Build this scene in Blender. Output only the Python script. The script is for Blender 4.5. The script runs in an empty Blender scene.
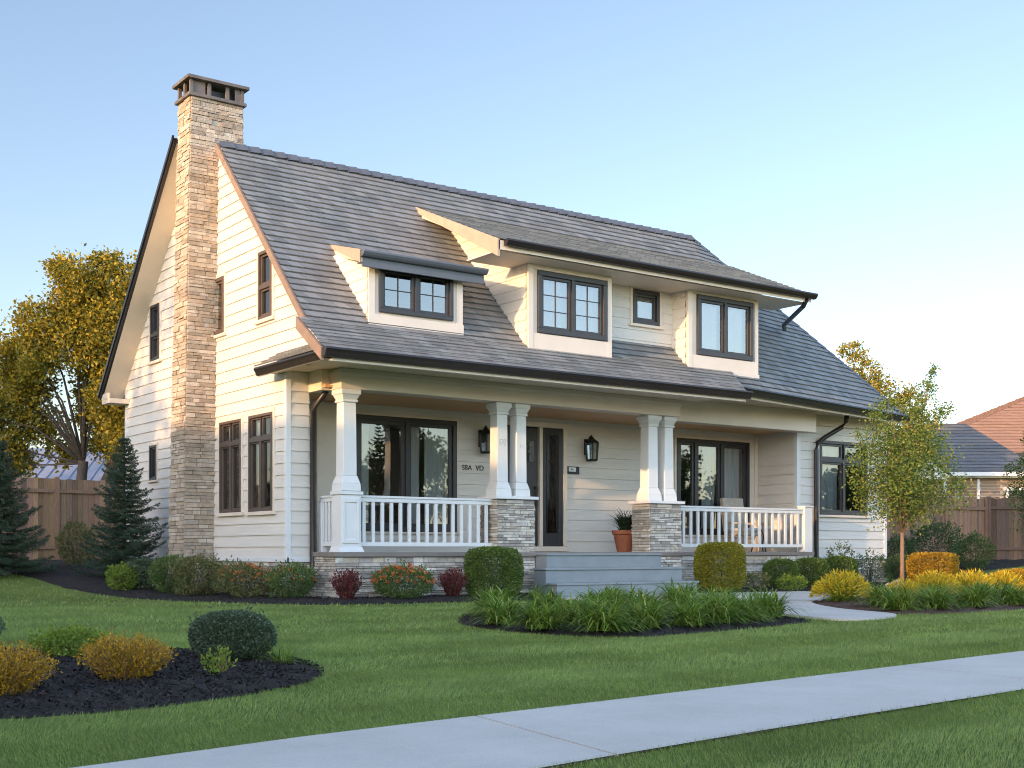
import bpy, math, random
import numpy as np
from mathutils import Vector, Matrix

# ------------------------------------------------------------------ camera, world, sun, exposure
scene = bpy.context.scene
COL = scene.collection
CAM = Vector((-8.74, -18.73, 0.85))
cd = bpy.data.cameras.new("camera")
cam = bpy.data.objects.new("camera", cd)
COL.objects.link(cam)
cam.location = CAM
cam.rotation_euler = (math.radians(90), 0, math.radians(-35.92))
cd.sensor_width = 36.0
cd.lens = 1259.0 / 1024.0 * 36.0
cd.shift_y = 167.0 / 1024.0
cd.clip_start = 0.1
cd.clip_end = 3000
scene.camera = cam

SUN_AZ = math.radians(190.5)      # direction to the sun, from +X counter-clockwise
SUN_EL = math.radians(9.5)
SKY_FILL = 2.9
sdir = Vector((math.cos(SUN_AZ) * math.cos(SUN_EL), math.sin(SUN_AZ) * math.cos(SUN_EL), math.sin(SUN_EL)))
w = bpy.data.worlds.new("World")
scene.world = w
w.use_nodes = True
nt = w.node_tree
bg = nt.nodes["Background"]
sky = nt.nodes.new("ShaderNodeTexSky")
sky.sky_type = 'NISHITA'
sky.sun_disc = False
sky.sun_elevation = SUN_EL
sky.sun_rotation = math.atan2(sdir.x, sdir.y)
sky.air_density = 1.0
sky.dust_density = 1.0
sky.ozone_density = 1.6
# sky brightness is raised behind the camera, added fill for the shaded house front
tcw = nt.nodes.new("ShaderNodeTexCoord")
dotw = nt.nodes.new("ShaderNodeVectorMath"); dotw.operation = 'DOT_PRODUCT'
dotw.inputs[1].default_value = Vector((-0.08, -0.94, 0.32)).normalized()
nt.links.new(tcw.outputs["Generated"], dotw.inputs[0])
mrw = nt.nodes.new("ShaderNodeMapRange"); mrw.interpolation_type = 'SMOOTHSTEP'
mrw.inputs[1].default_value = -0.15; mrw.inputs[2].default_value = 0.9; mrw.inputs[3].default_value = 1.0; mrw.inputs[4].default_value = SKY_FILL
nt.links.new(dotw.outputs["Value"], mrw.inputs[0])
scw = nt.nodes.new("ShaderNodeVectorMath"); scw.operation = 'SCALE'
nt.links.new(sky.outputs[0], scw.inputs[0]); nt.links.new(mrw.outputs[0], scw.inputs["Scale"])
tint = nt.nodes.new("ShaderNodeVectorMath"); tint.operation = 'MULTIPLY'; tint.inputs[1].default_value = (1.07, 1.0, 1.03)
hs = nt.nodes.new("ShaderNodeHueSaturation"); hs.inputs["Saturation"].default_value = 0.94
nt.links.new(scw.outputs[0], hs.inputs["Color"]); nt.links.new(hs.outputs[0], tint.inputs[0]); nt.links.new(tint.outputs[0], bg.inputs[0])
bg.inputs[1].default_value = 0.15
sd = bpy.data.lights.new("sun", 'SUN')
sun = bpy.data.objects.new("sun", sd)
COL.objects.link(sun)
sun.location = (-30, -10, 20)
sun.rotation_euler = sdir.to_track_quat('Z', 'Y').to_euler()
sd.energy = 2.5
sd.angle = math.radians(0.6)
sd.color = (1.0, 0.58, 0.27)
scene.view_settings.view_transform = 'Standard'
scene.view_settings.look = 'None'
scene.view_settings.gamma = 1
scene.view_settings.exposure = 1.18
scene.render.engine = 'CYCLES'
scene.cycles.filter_width = 1.05
scene.cycles.max_bounces = 6
scene.cycles.transparent_max_bounces = 12

# ------------------------------------------------------------------ helpers
RNG = np.random.default_rng(7)
ORG = {}


def tag(o, label=None, cat=None, group=None, kind=None):
    if label: o["label"] = label
    if cat: o["category"] = cat
    if group: o["group"] = group
    if kind: o["kind"] = kind
    return o


def empty(name, loc, label, cat, group=None):
    o = bpy.data.objects.new(name, None)
    o.empty_display_size = 0.3
    COL.objects.link(o)
    o.location = loc
    ORG[o.name] = Vector(loc)
    return tag(o, label, cat, group)


def np_mesh(name, V, F, mat, parent=None, col=None, smooth=False):
    """V (n,3), F (m,k) numpy arrays -> one linked mesh object."""
    V = np.asarray(V, dtype=np.float64)
    F = np.asarray(F, dtype=np.int64)
    if parent is not None:
        V = V - np.array(ORG[parent.name])
    k = F.shape[1]
    me = bpy.data.meshes.new(name)
    me.vertices.add(len(V))
    me.vertices.foreach_set("co", V.astype(np.float32).ravel())
    me.loops.add(F.size)
    me.loops.foreach_set("vertex_index", F.astype(np.int32).ravel())
    me.polygons.add(len(F))
    me.polygons.foreach_set("loop_start", np.arange(0, F.size, k, dtype=np.int32))
    me.polygons.foreach_set("loop_total", np.full(len(F), k, dtype=np.int32))
    if smooth:
        me.polygons.foreach_set("use_smooth", np.ones(len(F), dtype=bool))
    me.update(calc_edges=True)
    if col is not None:
        ca = me.color_attributes.new("Col", 'FLOAT_COLOR', 'POINT')
        c4 = np.ones((len(V), 4), dtype=np.float32)
        c4[:, :3] = col
        ca.data.foreach_set("color", c4.ravel())
    me.materials.append(mat)
    o = bpy.data.objects.new(name, me)
    COL.objects.link(o)
    if parent is not None:
        o.parent = parent
        ORG[o.name] = ORG[parent.name]
    else:
        ORG[o.name] = Vector((0, 0, 0))
    return o


class MB:
    """collects polygons, builds ONE mesh object"""
    def __init__(s):
        s.v = []; s.f = []; s.c = []; s.cur = (1, 1, 1)

    def poly(s, pts):
        i = len(s.v)
        s.v += [tuple(p) for p in pts]
        s.c += [s.cur] * len(pts)
        s.f.append(tuple(range(i, i + len(pts))))

    def box(s, x0, x1, y0, y1, z0, z1):
        x0, x1 = min(x0, x1), max(x0, x1); y0, y1 = min(y0, y1), max(y0, y1); z0, z1 = min(z0, z1), max(z0, z1)
        i = len(s.v)
        s.v += [(x0, y0, z0), (x1, y0, z0), (x1, y1, z0), (x0, y1, z0), (x0, y0, z1), (x1, y0, z1), (x1, y1, z1), (x0, y1, z1)]
        s.c += [s.cur] * 8
        s.f += [tuple(i + k for k in q) for q in ((3, 2, 1, 0), (4, 5, 6, 7), (0, 1, 5, 4), (1, 2, 6, 5), (2, 3, 7, 6), (3, 0, 4, 7))]

    def frustum(s, cx, cy, a0, b0, z0, a1, b1, z1):
        i = len(s.v)
        for a, b, z in ((a0, b0, z0), (a1, b1, z1)):
            s.v += [(cx - a, cy - b, z), (cx + a, cy - b, z), (cx + a, cy + b, z), (cx - a, cy + b, z)]
        s.c += [s.cur] * 8
        s.f += [tuple(i + k for k in q) for q in ((3, 2, 1, 0), (4, 5, 6, 7), (0, 1, 5, 4), (1, 2, 6, 5), (2, 3, 7, 6), (3, 0, 4, 7))]

    def prism(s, prof, axis, a, b):
        """prof: list of 2D points; axis 'x': (y,z) swept a..b in x ; 'y': (x,z) swept in y; 'z': (x,y)"""
        def P(p, t):
            return {'x': (t, p[0], p[1]), 'y': (p[0], t, p[1]), 'z': (p[0], p[1], t)}[axis]
        n = len(prof); i = len(s.v)
        s.v += [P(p, a) for p in prof] + [P(p, b) for p in prof]
        s.c += [s.cur] * (2 * n)
        s.f.append(tuple(i + k for k in range(n))[::-1])
        s.f.append(tuple(i + n + k for k in range(n)))
        for k in range(n):
            s.f.append((i + k, i + (k + 1) % n, i + n + (k + 1) % n, i + n + k))

    def tube(s, pts, radii, n=8, cap=True):
        pts = [Vector(p) for p in pts]
        if not isinstance(radii, (list, tuple)): radii = [radii] * len(pts)
        base = len(s.v)
        for k, p in enumerate(pts):
            d = (pts[min(k + 1, len(pts) - 1)] - pts[max(k - 1, 0)])
            if d.length < 1e-9: d = Vector((0, 0, 1))
            d.normalize()
            ref = Vector((0, 0, 1)) if abs(d.z) < 0.9 else Vector((1, 0, 0))
            u = d.cross(ref).normalized(); v = d.cross(u)
            for j in range(n):
                a = 2 * math.pi * j / n
                s.v.append(tuple(p + (u * math.cos(a) + v * math.sin(a)) * radii[k]))
                s.c.append(s.cur)
        for k in range(len(pts) - 1):
            for j in range(n):
                a = base + k * n + j; b = base + k * n + (j + 1) % n
                s.f.append((a, b, b + n, a + n))
        if cap:
            s.f.append(tuple(base + j for j in range(n)))
            s.f.append(tuple(base + (len(pts) - 1) * n + j for j in range(n))[::-1])

    def lathe(s, prof, cx, cy, n=20):
        base = len(s.v)
        for r, z in prof:
            for j in range(n):
                a = 2 * math.pi * j / n
                s.v.append((cx + r * math.cos(a), cy + r * math.sin(a), z)); s.c.append(s.cur)
        for k in range(len(prof) - 1):
            for j in range(n):
                a = base + k * n + j; b = base + k * n + (j + 1) % n
                s.f.append((a, b, b + n, a + n))

    def build(s, name, mat, parent=None, smooth=False, bevel=0, fix=True):
        org = ORG[parent.name] if parent is not None else Vector((0, 0, 0))
        me = bpy.data.meshes.new(name)
        me.from_pydata([(x - org[0], y - org[1], z - org[2]) for x, y, z in s.v], [], s.f)
        me.update()
        ca = me.color_attributes.new("Col", 'FLOAT_COLOR', 'POINT')
        c4 = np.ones((len(s.v), 4), dtype=np.float32)
        c4[:, :3] = np.array(s.c, dtype=np.float32)
        ca.data.foreach_set("color", c4.ravel())
        if fix:
            import bmesh
            bm = bmesh.new(); bm.from_mesh(me)
            bmesh.ops.recalc_face_normals(bm, faces=bm.faces)
            bm.to_mesh(me); bm.free()
        if smooth:
            me.polygons.foreach_set("use_smooth", np.ones(len(me.polygons), dtype=bool))
        me.materials.append(mat)
        o = bpy.data.objects.new(name, me)
        COL.objects.link(o)
        if bevel:
            b = o.modifiers.new("bevel", 'BEVEL'); b.width = bevel; b.segments = 2; b.limit_method = 'ANGLE'
        if parent is not None: o.parent = parent
        ORG[o.name] = org
        return o


def copy_tree(o, parent=None):
    c = o.copy(); COL.objects.link(c); c.parent = parent
    for ch in list(o.children): copy_tree(ch, c)
    return c


# ------------------------------------------------------------------ materials
def new_mat(name):
    m = bpy.data.materials.new(name); m.use_nodes = True
    t = m.node_tree
    return m, t, t.nodes["Principled BSDF"], t.nodes["Material Output"]


def N(t, typ, **kw):
    n = t.nodes.new(typ)
    for k, v in kw.items():
        if k.startswith("i_"): n.inputs[k[2:].replace("_", " ")].default_value = v
        else: setattr(n, k, v)
    return n


def rgba(c): return (c[0], c[1], c[2], 1)


def paint(name, c, rough=0.5, var=0.08, scale=3.0, bump=0.0, bscale=60, metallic=0, stretch=(1, 1, 1)):
    """a painted/solid surface with gentle unevenness"""
    m, t, p, out = new_mat(name)
    tc = N(t, "ShaderNodeTexCoord"); mp = N(t, "ShaderNodeMapping"); mp.inputs["Scale"].default_value = stretch
    t.links.new(tc.outputs["Object"], mp.inputs[0])
    n = N(t, "ShaderNodeTexNoise"); n.inputs["Scale"].default_value = scale; n.inputs["Detail"].default_value = 6; n.inputs["Roughness"].default_value = 0.65
    t.links.new(mp.outputs[0], n.inputs["Vector"])
    r = N(t, "ShaderNodeValToRGB")
    r.color_ramp.elements[0].position = 0.3; r.color_ramp.elements[1].position = 0.7
    r.color_ramp.elements[0].color = rgba([x * (1 - var) for x in c]); r.color_ramp.elements[1].color = rgba([min(1, x * (1 + var)) for x in c])
    t.links.new(n.outputs["Fac"], r.inputs[0]); t.links.new(r.outputs[0], p.inputs["Base Color"])
    p.inputs["Roughness"].default_value = rough; p.inputs["Metallic"].default_value = metallic
    if bump:
        n2 = N(t, "ShaderNodeTexNoise"); n2.inputs["Scale"].default_value = bscale; n2.inputs["Detail"].default_value = 5
        t.links.new(mp.outputs[0], n2.inputs["Vector"])
        b = N(t, "ShaderNodeBump"); b.inputs["Strength"].default_value = bump; b.inputs["Distance"].default_value = 0.02
        t.links.new(n2.outputs["Fac"], b.inputs["Height"]); t.links.new(b.outputs[0], p.inputs["Normal"])
    return m


def colattr(name, rough=0.85, var=0.2, scale=14, bump=0.5, bscale=45, stretch=(1, 1, 1)):
    """takes each block's own colour from the mesh, plus grain"""
    m, t, p, out = new_mat(name)
    a = N(t, "ShaderNodeAttribute"); a.attribute_name = "Col"
    tc = N(t, "ShaderNodeTexCoord"); mp = N(t, "ShaderNodeMapping"); mp.inputs["Scale"].default_value = stretch
    t.links.new(tc.outputs["Object"], mp.inputs[0])
    n = N(t, "ShaderNodeTexNoise"); n.inputs["Scale"].default_value = scale; n.inputs["Detail"].default_value = 7; n.inputs["Roughness"].default_value = 0.7
    t.links.new(mp.outputs[0], n.inputs["Vector"])
    mr = N(t, "ShaderNodeMapRange"); mr.inputs[1].default_value = 0.3; mr.inputs[2].default_value = 0.7
    mr.inputs[3].default_value = 1 - var; mr.inputs[4].default_value = 1 + var
    t.links.new(n.outputs["Fac"], mr.inputs[0])
    mx = N(t, "ShaderNodeVectorMath", operation='SCALE')
    t.links.new(a.outputs["Color"], mx.inputs[0]); t.links.new(mr.outputs[0], mx.inputs["Scale"])
    t.links.new(mx.outputs[0], p.inputs["Base Color"])
    n2 = N(t, "ShaderNodeTexNoise"); n2.inputs["Scale"].default_value = bscale; n2.inputs["Detail"].default_value = 6
    t.links.new(mp.outputs[0], n2.inputs["Vector"])
    b = N(t, "ShaderNodeBump"); b.inputs["Strength"].default_value = bump; b.inputs["Distance"].default_value = 0.015
    t.links.new(n2.outputs["Fac"], b.inputs["Height"]); t.links.new(b.outputs[0], p.inputs["Normal"])
    p.inputs["Roughness"].default_value = rough
    return m


def foliage(name, cols, trans=0.3, rough=0.55, gain=1.0):
    """leaves: colour differs from leaf to leaf, a little light passes through"""
    m, t, p, out = new_mat(name)
    g = N(t, "ShaderNodeNewGeometry")
    r = N(t, "ShaderNodeValToRGB")
    e = r.color_ramp.elements
    while len(e) < len(cols): e.new(0.5)
    for k, c in enumerate(cols):
        e[k].position = k / max(1, len(cols) - 1); e[k].color = rgba([x * gain for x in c])
    t.links.new(g.outputs["Random Per Island"], r.inputs[0])
    p.inputs["Roughness"].default_value = rough
    p.inputs["Specular IOR Level"].default_value = 0.3
    tr = N(t, "ShaderNodeBsdfTranslucent")
    mix = N(t, "ShaderNodeMixShader"); mix.inputs[0].default_value = trans
    t.links.new(r.outputs[0], p.inputs["Base Color"]); t.links.new(r.outputs[0], tr.inputs[0])
    t.links.new(p.outputs[0], mix.inputs[1]); t.links.new(tr.outputs[0], mix.inputs[2]); t.links.new(mix.outputs[0], out.inputs[0])
    return m


def roof_mat(name, c1, c2, c3, dz, wid=0.28, z0=0.0):
    m, t, p, out = new_mat(name)
    tc = N(t, "ShaderNodeNewGeometry")
    sp = N(t, "ShaderNodeSeparateXYZ"); t.links.new(tc.outputs["Position"], sp.inputs[0])
    ma = N(t, "ShaderNodeMath", operation='MULTIPLY_ADD'); ma.inputs[1].default_value = 0.7
    t.links.new(sp.outputs["Y"], ma.inputs[0]); t.links.new(sp.outputs["X"], ma.inputs[2])
    sb = N(t, "ShaderNodeMath", operation='SUBTRACT'); sb.inputs[1].default_value = z0
    t.links.new(sp.outputs["Z"], sb.inputs[0])
    cb = N(t, "ShaderNodeCombineXYZ"); t.links.new(ma.outputs[0], cb.inputs["X"]); t.links.new(sb.outputs[0], cb.inputs["Y"])
    br = N(t, "ShaderNodeTexBrick"); br.inputs["Scale"].default_value = 1.0
    br.inputs["Brick Width"].default_value = wid; br.inputs["Row Height"].default_value = dz
    br.inputs["Mortar Size"].default_value = 0.006; br.inputs["Bias"].default_value = -0.1
    br.inputs["Color1"].default_value = rgba(c1); br.inputs["Color2"].default_value = rgba(c2); br.inputs["Mortar"].default_value = rgba([x * 0.45 for x in c1])
    t.links.new(cb.outputs[0], br.inputs["Vector"])
    n = N(t, "ShaderNodeTexNoise"); n.inputs["Scale"].default_value = 1.1; n.inputs["Detail"].default_value = 8; n.inputs["Roughness"].default_value = 0.7
    t.links.new(tc.outputs["Position"], n.inputs["Vector"])
    mr = N(t, "ShaderNodeMapRange"); mr.inputs[1].default_value = 0.42; mr.inputs[2].default_value = 0.7
    t.links.new(n.outputs["Fac"], mr.inputs[0])
    mx = N(t, "ShaderNodeMix", data_type='RGBA'); t.links.new(mr.outputs[0], mx.inputs[0])
    t.links.new(br.outputs["Color"], mx.inputs[6]); mx.inputs[7].default_value = rgba(c3)
    mx2 = N(t, "ShaderNodeMix", data_type='RGBA'); mx2.inputs[0].default_value = 0.5
    t.links.new(br.outputs["Color"], mx2.inputs[6]); t.links.new(mx.outputs[2], mx2.inputs[7])
    t.links.new(mx2.outputs[2], p.inputs["Base Color"])
    n2 = N(t, "ShaderNodeTexNoise"); n2.inputs["Scale"].default_value = 40; n2.inputs["Detail"].default_value = 4
    t.links.new(tc.outputs["Position"], n2.inputs["Vector"])
    ad = N(t, "ShaderNodeMath", operation='MULTIPLY_ADD'); ad.inputs[1].default_value = 0.35
    sp2 = N(t, "ShaderNodeSeparateColor"); t.links.new(br.outputs["Color"], sp2.inputs[0])
    t.links.new(n2.outputs["Fac"], ad.inputs[0])
    inv = N(t, "ShaderNodeMath", operation='SUBTRACT'); inv.inputs[0].default_value = 1.0
    t.links.new(br.outputs["Fac"], inv.inputs[1]); t.links.new(inv.outputs[0], ad.inputs[2])
    b = N(t, "ShaderNodeBump"); b.inputs["Strength"].default_value = 0.5; b.inputs["Distance"].default_value = 0.012
    t.links.new(ad.outputs[0], b.inputs["Height"]); t.links.new(b.outputs[0], p.inputs["Normal"])
    p.inputs["Roughness"].default_value = 0.62
    return m


def glass_mat(name, tint=(0.75, 0.8, 0.8), base=0.12, grow=0.9):
    m, t, p, out = new_mat(name)
    t.nodes.remove(p)
    fr = N(t, "ShaderNodeFresnel"); fr.inputs[0].default_value = 1.55
    ma = N(t, "ShaderNodeMath", operation='MULTIPLY_ADD'); ma.inputs[1].default_value = grow; ma.inputs[2].default_value = base
    t.links.new(fr.outputs[0], ma.inputs[0])
    tr = N(t, "ShaderNodeBsdfTransparent"); tr.inputs[0].default_value = rgba(tint)
    gl = N(t, "ShaderNodeBsdfGlossy"); gl.inputs["Roughness"].default_value = 0.0
    tc = N(t, "ShaderNodeNewGeometry")
    n = N(t, "ShaderNodeTexNoise"); n.inputs["Scale"].default_value = 1.3; n.inputs["Detail"].default_value = 1
    t.links.new(tc.outputs["Position"], n.inputs["Vector"])
    b = N(t, "ShaderNodeBump"); b.inputs["Strength"].default_value = 0.05; b.inputs["Distance"].default_value = 0.03
    t.links.new(n.outputs["Fac"], b.inputs["Height"]); t.links.new(b.outputs[0], gl.inputs["Normal"])
    mix = N(t, "ShaderNodeMixShader")
    t.links.new(ma.outputs[0], mix.inputs[0]); t.links.new(tr.outputs[0], mix.inputs[1]); t.links.new(gl.outputs[0], mix.inputs[2])
    t.links.new(mix.outputs[0], out.inputs[0])
    return m


def lawn_mat():
    m, t, p, out = new_mat("lawn")
    g = N(t, "ShaderNodeNewGeometry")
    n = N(t, "ShaderNodeTexNoise"); n.inputs["Scale"].default_value = 0.55; n.inputs["Detail"].default_value = 6
    n2 = N(t, "ShaderNodeTexNoise"); n2.inputs["Scale"].default_value = 38; n2.inputs["Detail"].default_value = 6; n2.inputs["Roughness"].default_value = 0.8
    for k in (n, n2): t.links.new(g.outputs["Position"], k.inputs["Vector"])
    r = N(t, "ShaderNodeValToRGB"); r.color_ramp.elements[0].position = 0.35; r.color_ramp.elements[1].position = 0.68
    r.color_ramp.elements[0].color = (0.12, 0.17, 0.042, 1); r.color_ramp.elements[1].color = (0.20, 0.265, 0.07, 1)
    r2 = N(t, "ShaderNodeValToRGB"); r2.color_ramp.elements[0].position = 0.3; r2.color_ramp.elements[1].position = 0.75
    r2.color_ramp.elements[0].color = (0.45, 0.45, 0.45, 1); r2.color_ramp.elements[1].color = (1.3, 1.3, 1.3, 1)
    t.links.new(n.outputs["Fac"], r.inputs[0]); t.links.new(n2.outputs["Fac"], r2.inputs[0])
    mx = N(t, "ShaderNodeMix", data_type='RGBA', blend_type='MULTIPLY'); mx.inputs[0].default_value = 1
    t.links.new(r.outputs[0], mx.inputs[6]); t.links.new(r2.outputs[0], mx.inputs[7]); t.links.new(mx.outputs[2], p.inputs["Base Color"])
    b = N(t, "ShaderNodeBump"); b.inputs["Strength"].default_value = 0.9; b.inputs["Distance"].default_value = 0.03
    t.links.new(n2.outputs["Fac"], b.inputs["Height"]); t.links.new(b.outputs[0], p.inputs["Normal"])
    p.inputs["Roughness"].default_value = 0.9; p.inputs["Specular IOR Level"].default_value = 0.1
    return m


def concrete_mat(name, c):
    m, t, p, out = new_mat(name)
    g = N(t, "ShaderNodeNewGeometry")
    n = N(t, "ShaderNodeTexNoise"); n.inputs["Scale"].default_value = 1.2; n.inputs["Detail"].default_value = 9; n.inputs["Roughness"].default_value = 0.72
    n2 = N(t, "ShaderNodeTexNoise"); n2.inputs["Scale"].default_value = 130; n2.inputs["Detail"].default_value = 4
    for k in (n, n2): t.links.new(g.outputs["Position"], k.inputs["Vector"])
    r = N(t, "ShaderNodeValToRGB"); r.color_ramp.elements[0].position = 0.28; r.color_ramp.elements[1].position = 0.72
    r.color_ramp.elements[0].color = rgba([x * 0.86 for x in c]); r.color_ramp.elements[1].color = rgba([x * 1.1 for x in c])
    t.links.new(n.outputs["Fac"], r.inputs[0])
    mr = N(t, "ShaderNodeMapRange"); mr.inputs[1].default_value = 0.3; mr.inputs[2].default_value = 0.7; mr.inputs[3].default_value = 0.9; mr.inputs[4].default_value = 1.08
    t.links.new(n2.outputs["Fac"], mr.inputs[0])
    sc = N(t, "ShaderNodeVectorMath", operation='SCALE'); t.links.new(r.outputs[0], sc.inputs[0]); t.links.new(mr.outputs[0], sc.inputs["Scale"])
    t.links.new(sc.outputs[0], p.inputs["Base Color"])
    b = N(t, "ShaderNodeBump"); b.inputs["Strength"].default_value = 0.25; b.inputs["Distance"].default_value = 0.005
    t.links.new(n2.outputs["Fac"], b.inputs["Height"]); t.links.new(b.outputs[0], p.inputs["Normal"])
    p.inputs["Roughness"].default_value = 0.85
    return m


M = dict(
    siding=paint("white siding paint", (0.63, 0.595, 0.545), 0.55, 0.07, 1.5, 0.12, 25, stretch=(0.4, 0.4, 3)),
    trim=paint("cream trim paint", (0.68, 0.59, 0.495), 0.5, 0.05, 2.0),
    white=paint("porch white paint", (0.66, 0.67, 0.67), 0.42, 0.04, 3.0),
    soffit=paint("soffit paint", (0.68, 0.58, 0.46), 0.6, 0.05, 2.0),
    rake=paint("weathered rake board", (0.24, 0.17, 0.13), 0.6, 0.15, 5.0),
    barge=paint("tan bargeboard", (0.42, 0.33, 0.26), 0.6, 0.12, 4.0),
    bronze=paint("dark bronze", (0.020, 0.017, 0.017), 0.38, 0.2, 4.0),
    frame=paint("window frame grey", (0.030, 0.028, 0.031), 0.4, 0.15, 4.0),
    frame_tan=paint("taupe window frame", (0.085, 0.06, 0.048), 0.45, 0.15, 4.0),
    roof=roof_mat("slate shingles", (0.14, 0.15, 0.155), (0.25, 0.262, 0.265), (0.26, 0.235, 0.215), 0.125, 0.26, 4.0),
    ridge=paint("ridge cap", (0.095, 0.105, 0.125), 0.6, 0.25, 4.0),
    stone=colattr("ledgestone", 0.88, 0.25, 12, 0.7, 40),
    mortar=paint("mortar", (0.16, 0.14, 0.12), 0.95, 0.2, 8),
    floor=paint("grey brown porch boards", (0.19, 0.165, 0.145), 0.6, 0.15, 4.0, stretch=(0.5, 6, 1)),
    ceiling=paint("stained porch ceiling", (0.60, 0.36, 0.18), 0.55, 0.12, 3.0, stretch=(0.4, 8, 1)),
    step=paint("blue grey step paint", (0.215, 0.245, 0.26), 0.5, 0.1, 3.0),
    glass=glass_mat("window glass"),
    glass_up=glass_mat("upper window glass", (0.8, 0.84, 0.86), 0.22, 0.9),
    glass_lantern=glass_mat("lantern glass", (0.7, 0.72, 0.7), 0.06, 0.5),
    curtain=foliage("curtain cloth", [(0.50, 0.52, 0.54)], 0.35, 0.8),
    curtain_dark=foliage("brown curtain cloth", [(0.13, 0.10, 0.085)], 0.15, 0.8),
    curtain_sage=foliage("grey sage curtain cloth", [(0.30, 0.31, 0.27)], 0.2, 0.8),
    door=paint("charcoal door", (0.035, 0.034, 0.038), 0.4, 0.15, 4.0),
    iron=paint("black iron", (0.012, 0.012, 0.013), 0.45, 0.2, 10),
    steel=paint("brushed pull", (0.45, 0.45, 0.46), 0.3, 0.1, 10, metallic=1),
    terracotta=paint("terracotta pot", (0.36, 0.12, 0.06), 0.8, 0.15, 6, 0.2),
    soil=paint("soil", (0.03, 0.022, 0.016), 0.95, 0.3, 20, 0.5),
    wicker=paint("beige wicker", (0.38, 0.34, 0.28), 0.7, 0.25, 40, 0.6, 80),
    mulch=paint("dark mulch", (0.012, 0.0085, 0.007), 0.95, 0.45, 18, 1.0, 40),
    chips=foliage("mulch chips", [(0.006, 0.0045, 0.005), (0.014, 0.010, 0.010), (0.05, 0.038, 0.032), (0.009, 0.007, 0.008), (0.022, 0.016, 0.016)], 0.0, 0.85),
    chips_red=foliage("red brown mulch chips", [(0.06, 0.03, 0.02), (0.12, 0.06, 0.04), (0.09, 0.05, 0.035)], 0.0, 0.85),
    mulch_red=paint("red brown mulch", (0.075, 0.04, 0.028), 0.95, 0.4, 18, 1.0, 40),
    lawn=lawn_mat(),
    blade=foliage("grass blades", [(0.135, 0.205, 0.046), (0.205, 0.295, 0.066), (0.29, 0.385, 0.095), (0.155, 0.235, 0.052), (0.43, 0.45, 0.17)], 0.35, 0.5),
    concrete=concrete_mat("sidewalk concrete", (0.54, 0.505, 0.455)),
    path=concrete_mat("path concrete", (0.52, 0.485, 0.44)),
    joint=paint("joint dirt", (0.10, 0.07, 0.05), 0.95, 0.3, 10),
    wood=colattr("fence boards", 0.8, 0.3, 6, 0.5, 30, (8, 8, 0.7)),
    bark=paint("bark", (0.075, 0.058, 0.045), 0.9, 0.35, 6, 1.0, 20, stretch=(3, 3, 0.8)),
    bark_warm=paint("tan bark", (0.20, 0.13, 0.085), 0.85, 0.3, 8, 0.8, 25, stretch=(3, 3, 0.8)),
    brickwall=None,
)


def brick_mat():
    m, t, p, out = new_mat("tan brick")
    g = N(t, "ShaderNodeTexCoord")
    sp = N(t, "ShaderNodeSeparateXYZ"); t.links.new(g.outputs["Object"], sp.inputs[0])
    ad = N(t, "ShaderNodeMath", operation='ADD'); t.links.new(sp.outputs[0], ad.inputs[0]); t.links.new(sp.outputs[1], ad.inputs[1])
    cb = N(t, "ShaderNodeCombineXYZ"); t.links.new(ad.outputs[0], cb.inputs[0]); t.links.new(sp.outputs[2], cb.inputs[1])
    br = N(t, "ShaderNodeTexBrick"); br.inputs["Scale"].default_value = 1; br.inputs["Brick Width"].default_value = 0.42; br.inputs["Row Height"].default_value = 0.13
    br.inputs["Mortar Size"].default_value = 0.012
    br.inputs["Color1"].default_value = (0.20, 0.12, 0.085, 1); br.inputs["Color2"].default_value = (0.33, 0.24, 0.18, 1); br.inputs["Mortar"].default_value = (0.40, 0.36, 0.32, 1)
    t.links.new(cb.outputs[0], br.inputs[0]); t.links.new(br.outputs[0], p.inputs["Base Color"]); p.inputs["Roughness"].default_value = 0.9
    return m




def patchy(m, amount=0.28):
    """let a blade or leaf colour drift gently from patch to patch over the ground"""
    t = m.node_tree
    ramp = [n for n in t.nodes if n.type == 'VALTORGB'][0]
    g = N(t, "ShaderNodeNewGeometry")
    n1 = N(t, "ShaderNodeTexNoise"); n1.inputs["Scale"].default_value = 0.8; n1.inputs["Detail"].default_value = 7; n1.inputs["Roughness"].default_value = 0.7
    t.links.new(g.outputs["Position"], n1.inputs["Vector"])
    mr = N(t, "ShaderNodeMapRange"); mr.inputs[1].default_value = 0.3; mr.inputs[2].default_value = 0.7; mr.inputs[3].default_value = 1 - amount; mr.inputs[4].default_value = 1 + amount
    t.links.new(n1.outputs["Fac"], mr.inputs[0])
    sc = N(t, "ShaderNodeVectorMath", operation='SCALE'); t.links.new(mr.outputs[0], sc.inputs["Scale"])
    for l in list(ramp.outputs[0].links):
        to = l.to_socket; t.links.remove(l); t.links.new(sc.outputs[0], to)
    t.links.new(ramp.outputs[0], sc.inputs[0])


patchy(M['blade'], 0.34)
M['brickwall'] = brick_mat()
M['roof_far'] = roof_mat("grey far shingles", (0.10, 0.105, 0.115), (0.15, 0.155, 0.165), (0.14, 0.135, 0.13), 0.16, 0.4)
M['roof_terra'] = roof_mat("terracotta roof tiles", (0.25, 0.145, 0.10), (0.31, 0.185, 0.13), (0.27, 0.16, 0.115), 0.2, 0.35)
M['metal_roof'] = paint("blue grey metal roof", (0.20, 0.235, 0.31), 0.45, 0.12, 2.0, metallic=0.0)
M['shed_wall'] = paint("grey shed cladding", (0.25, 0.25, 0.26), 0.8, 0.15, 3)

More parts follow.
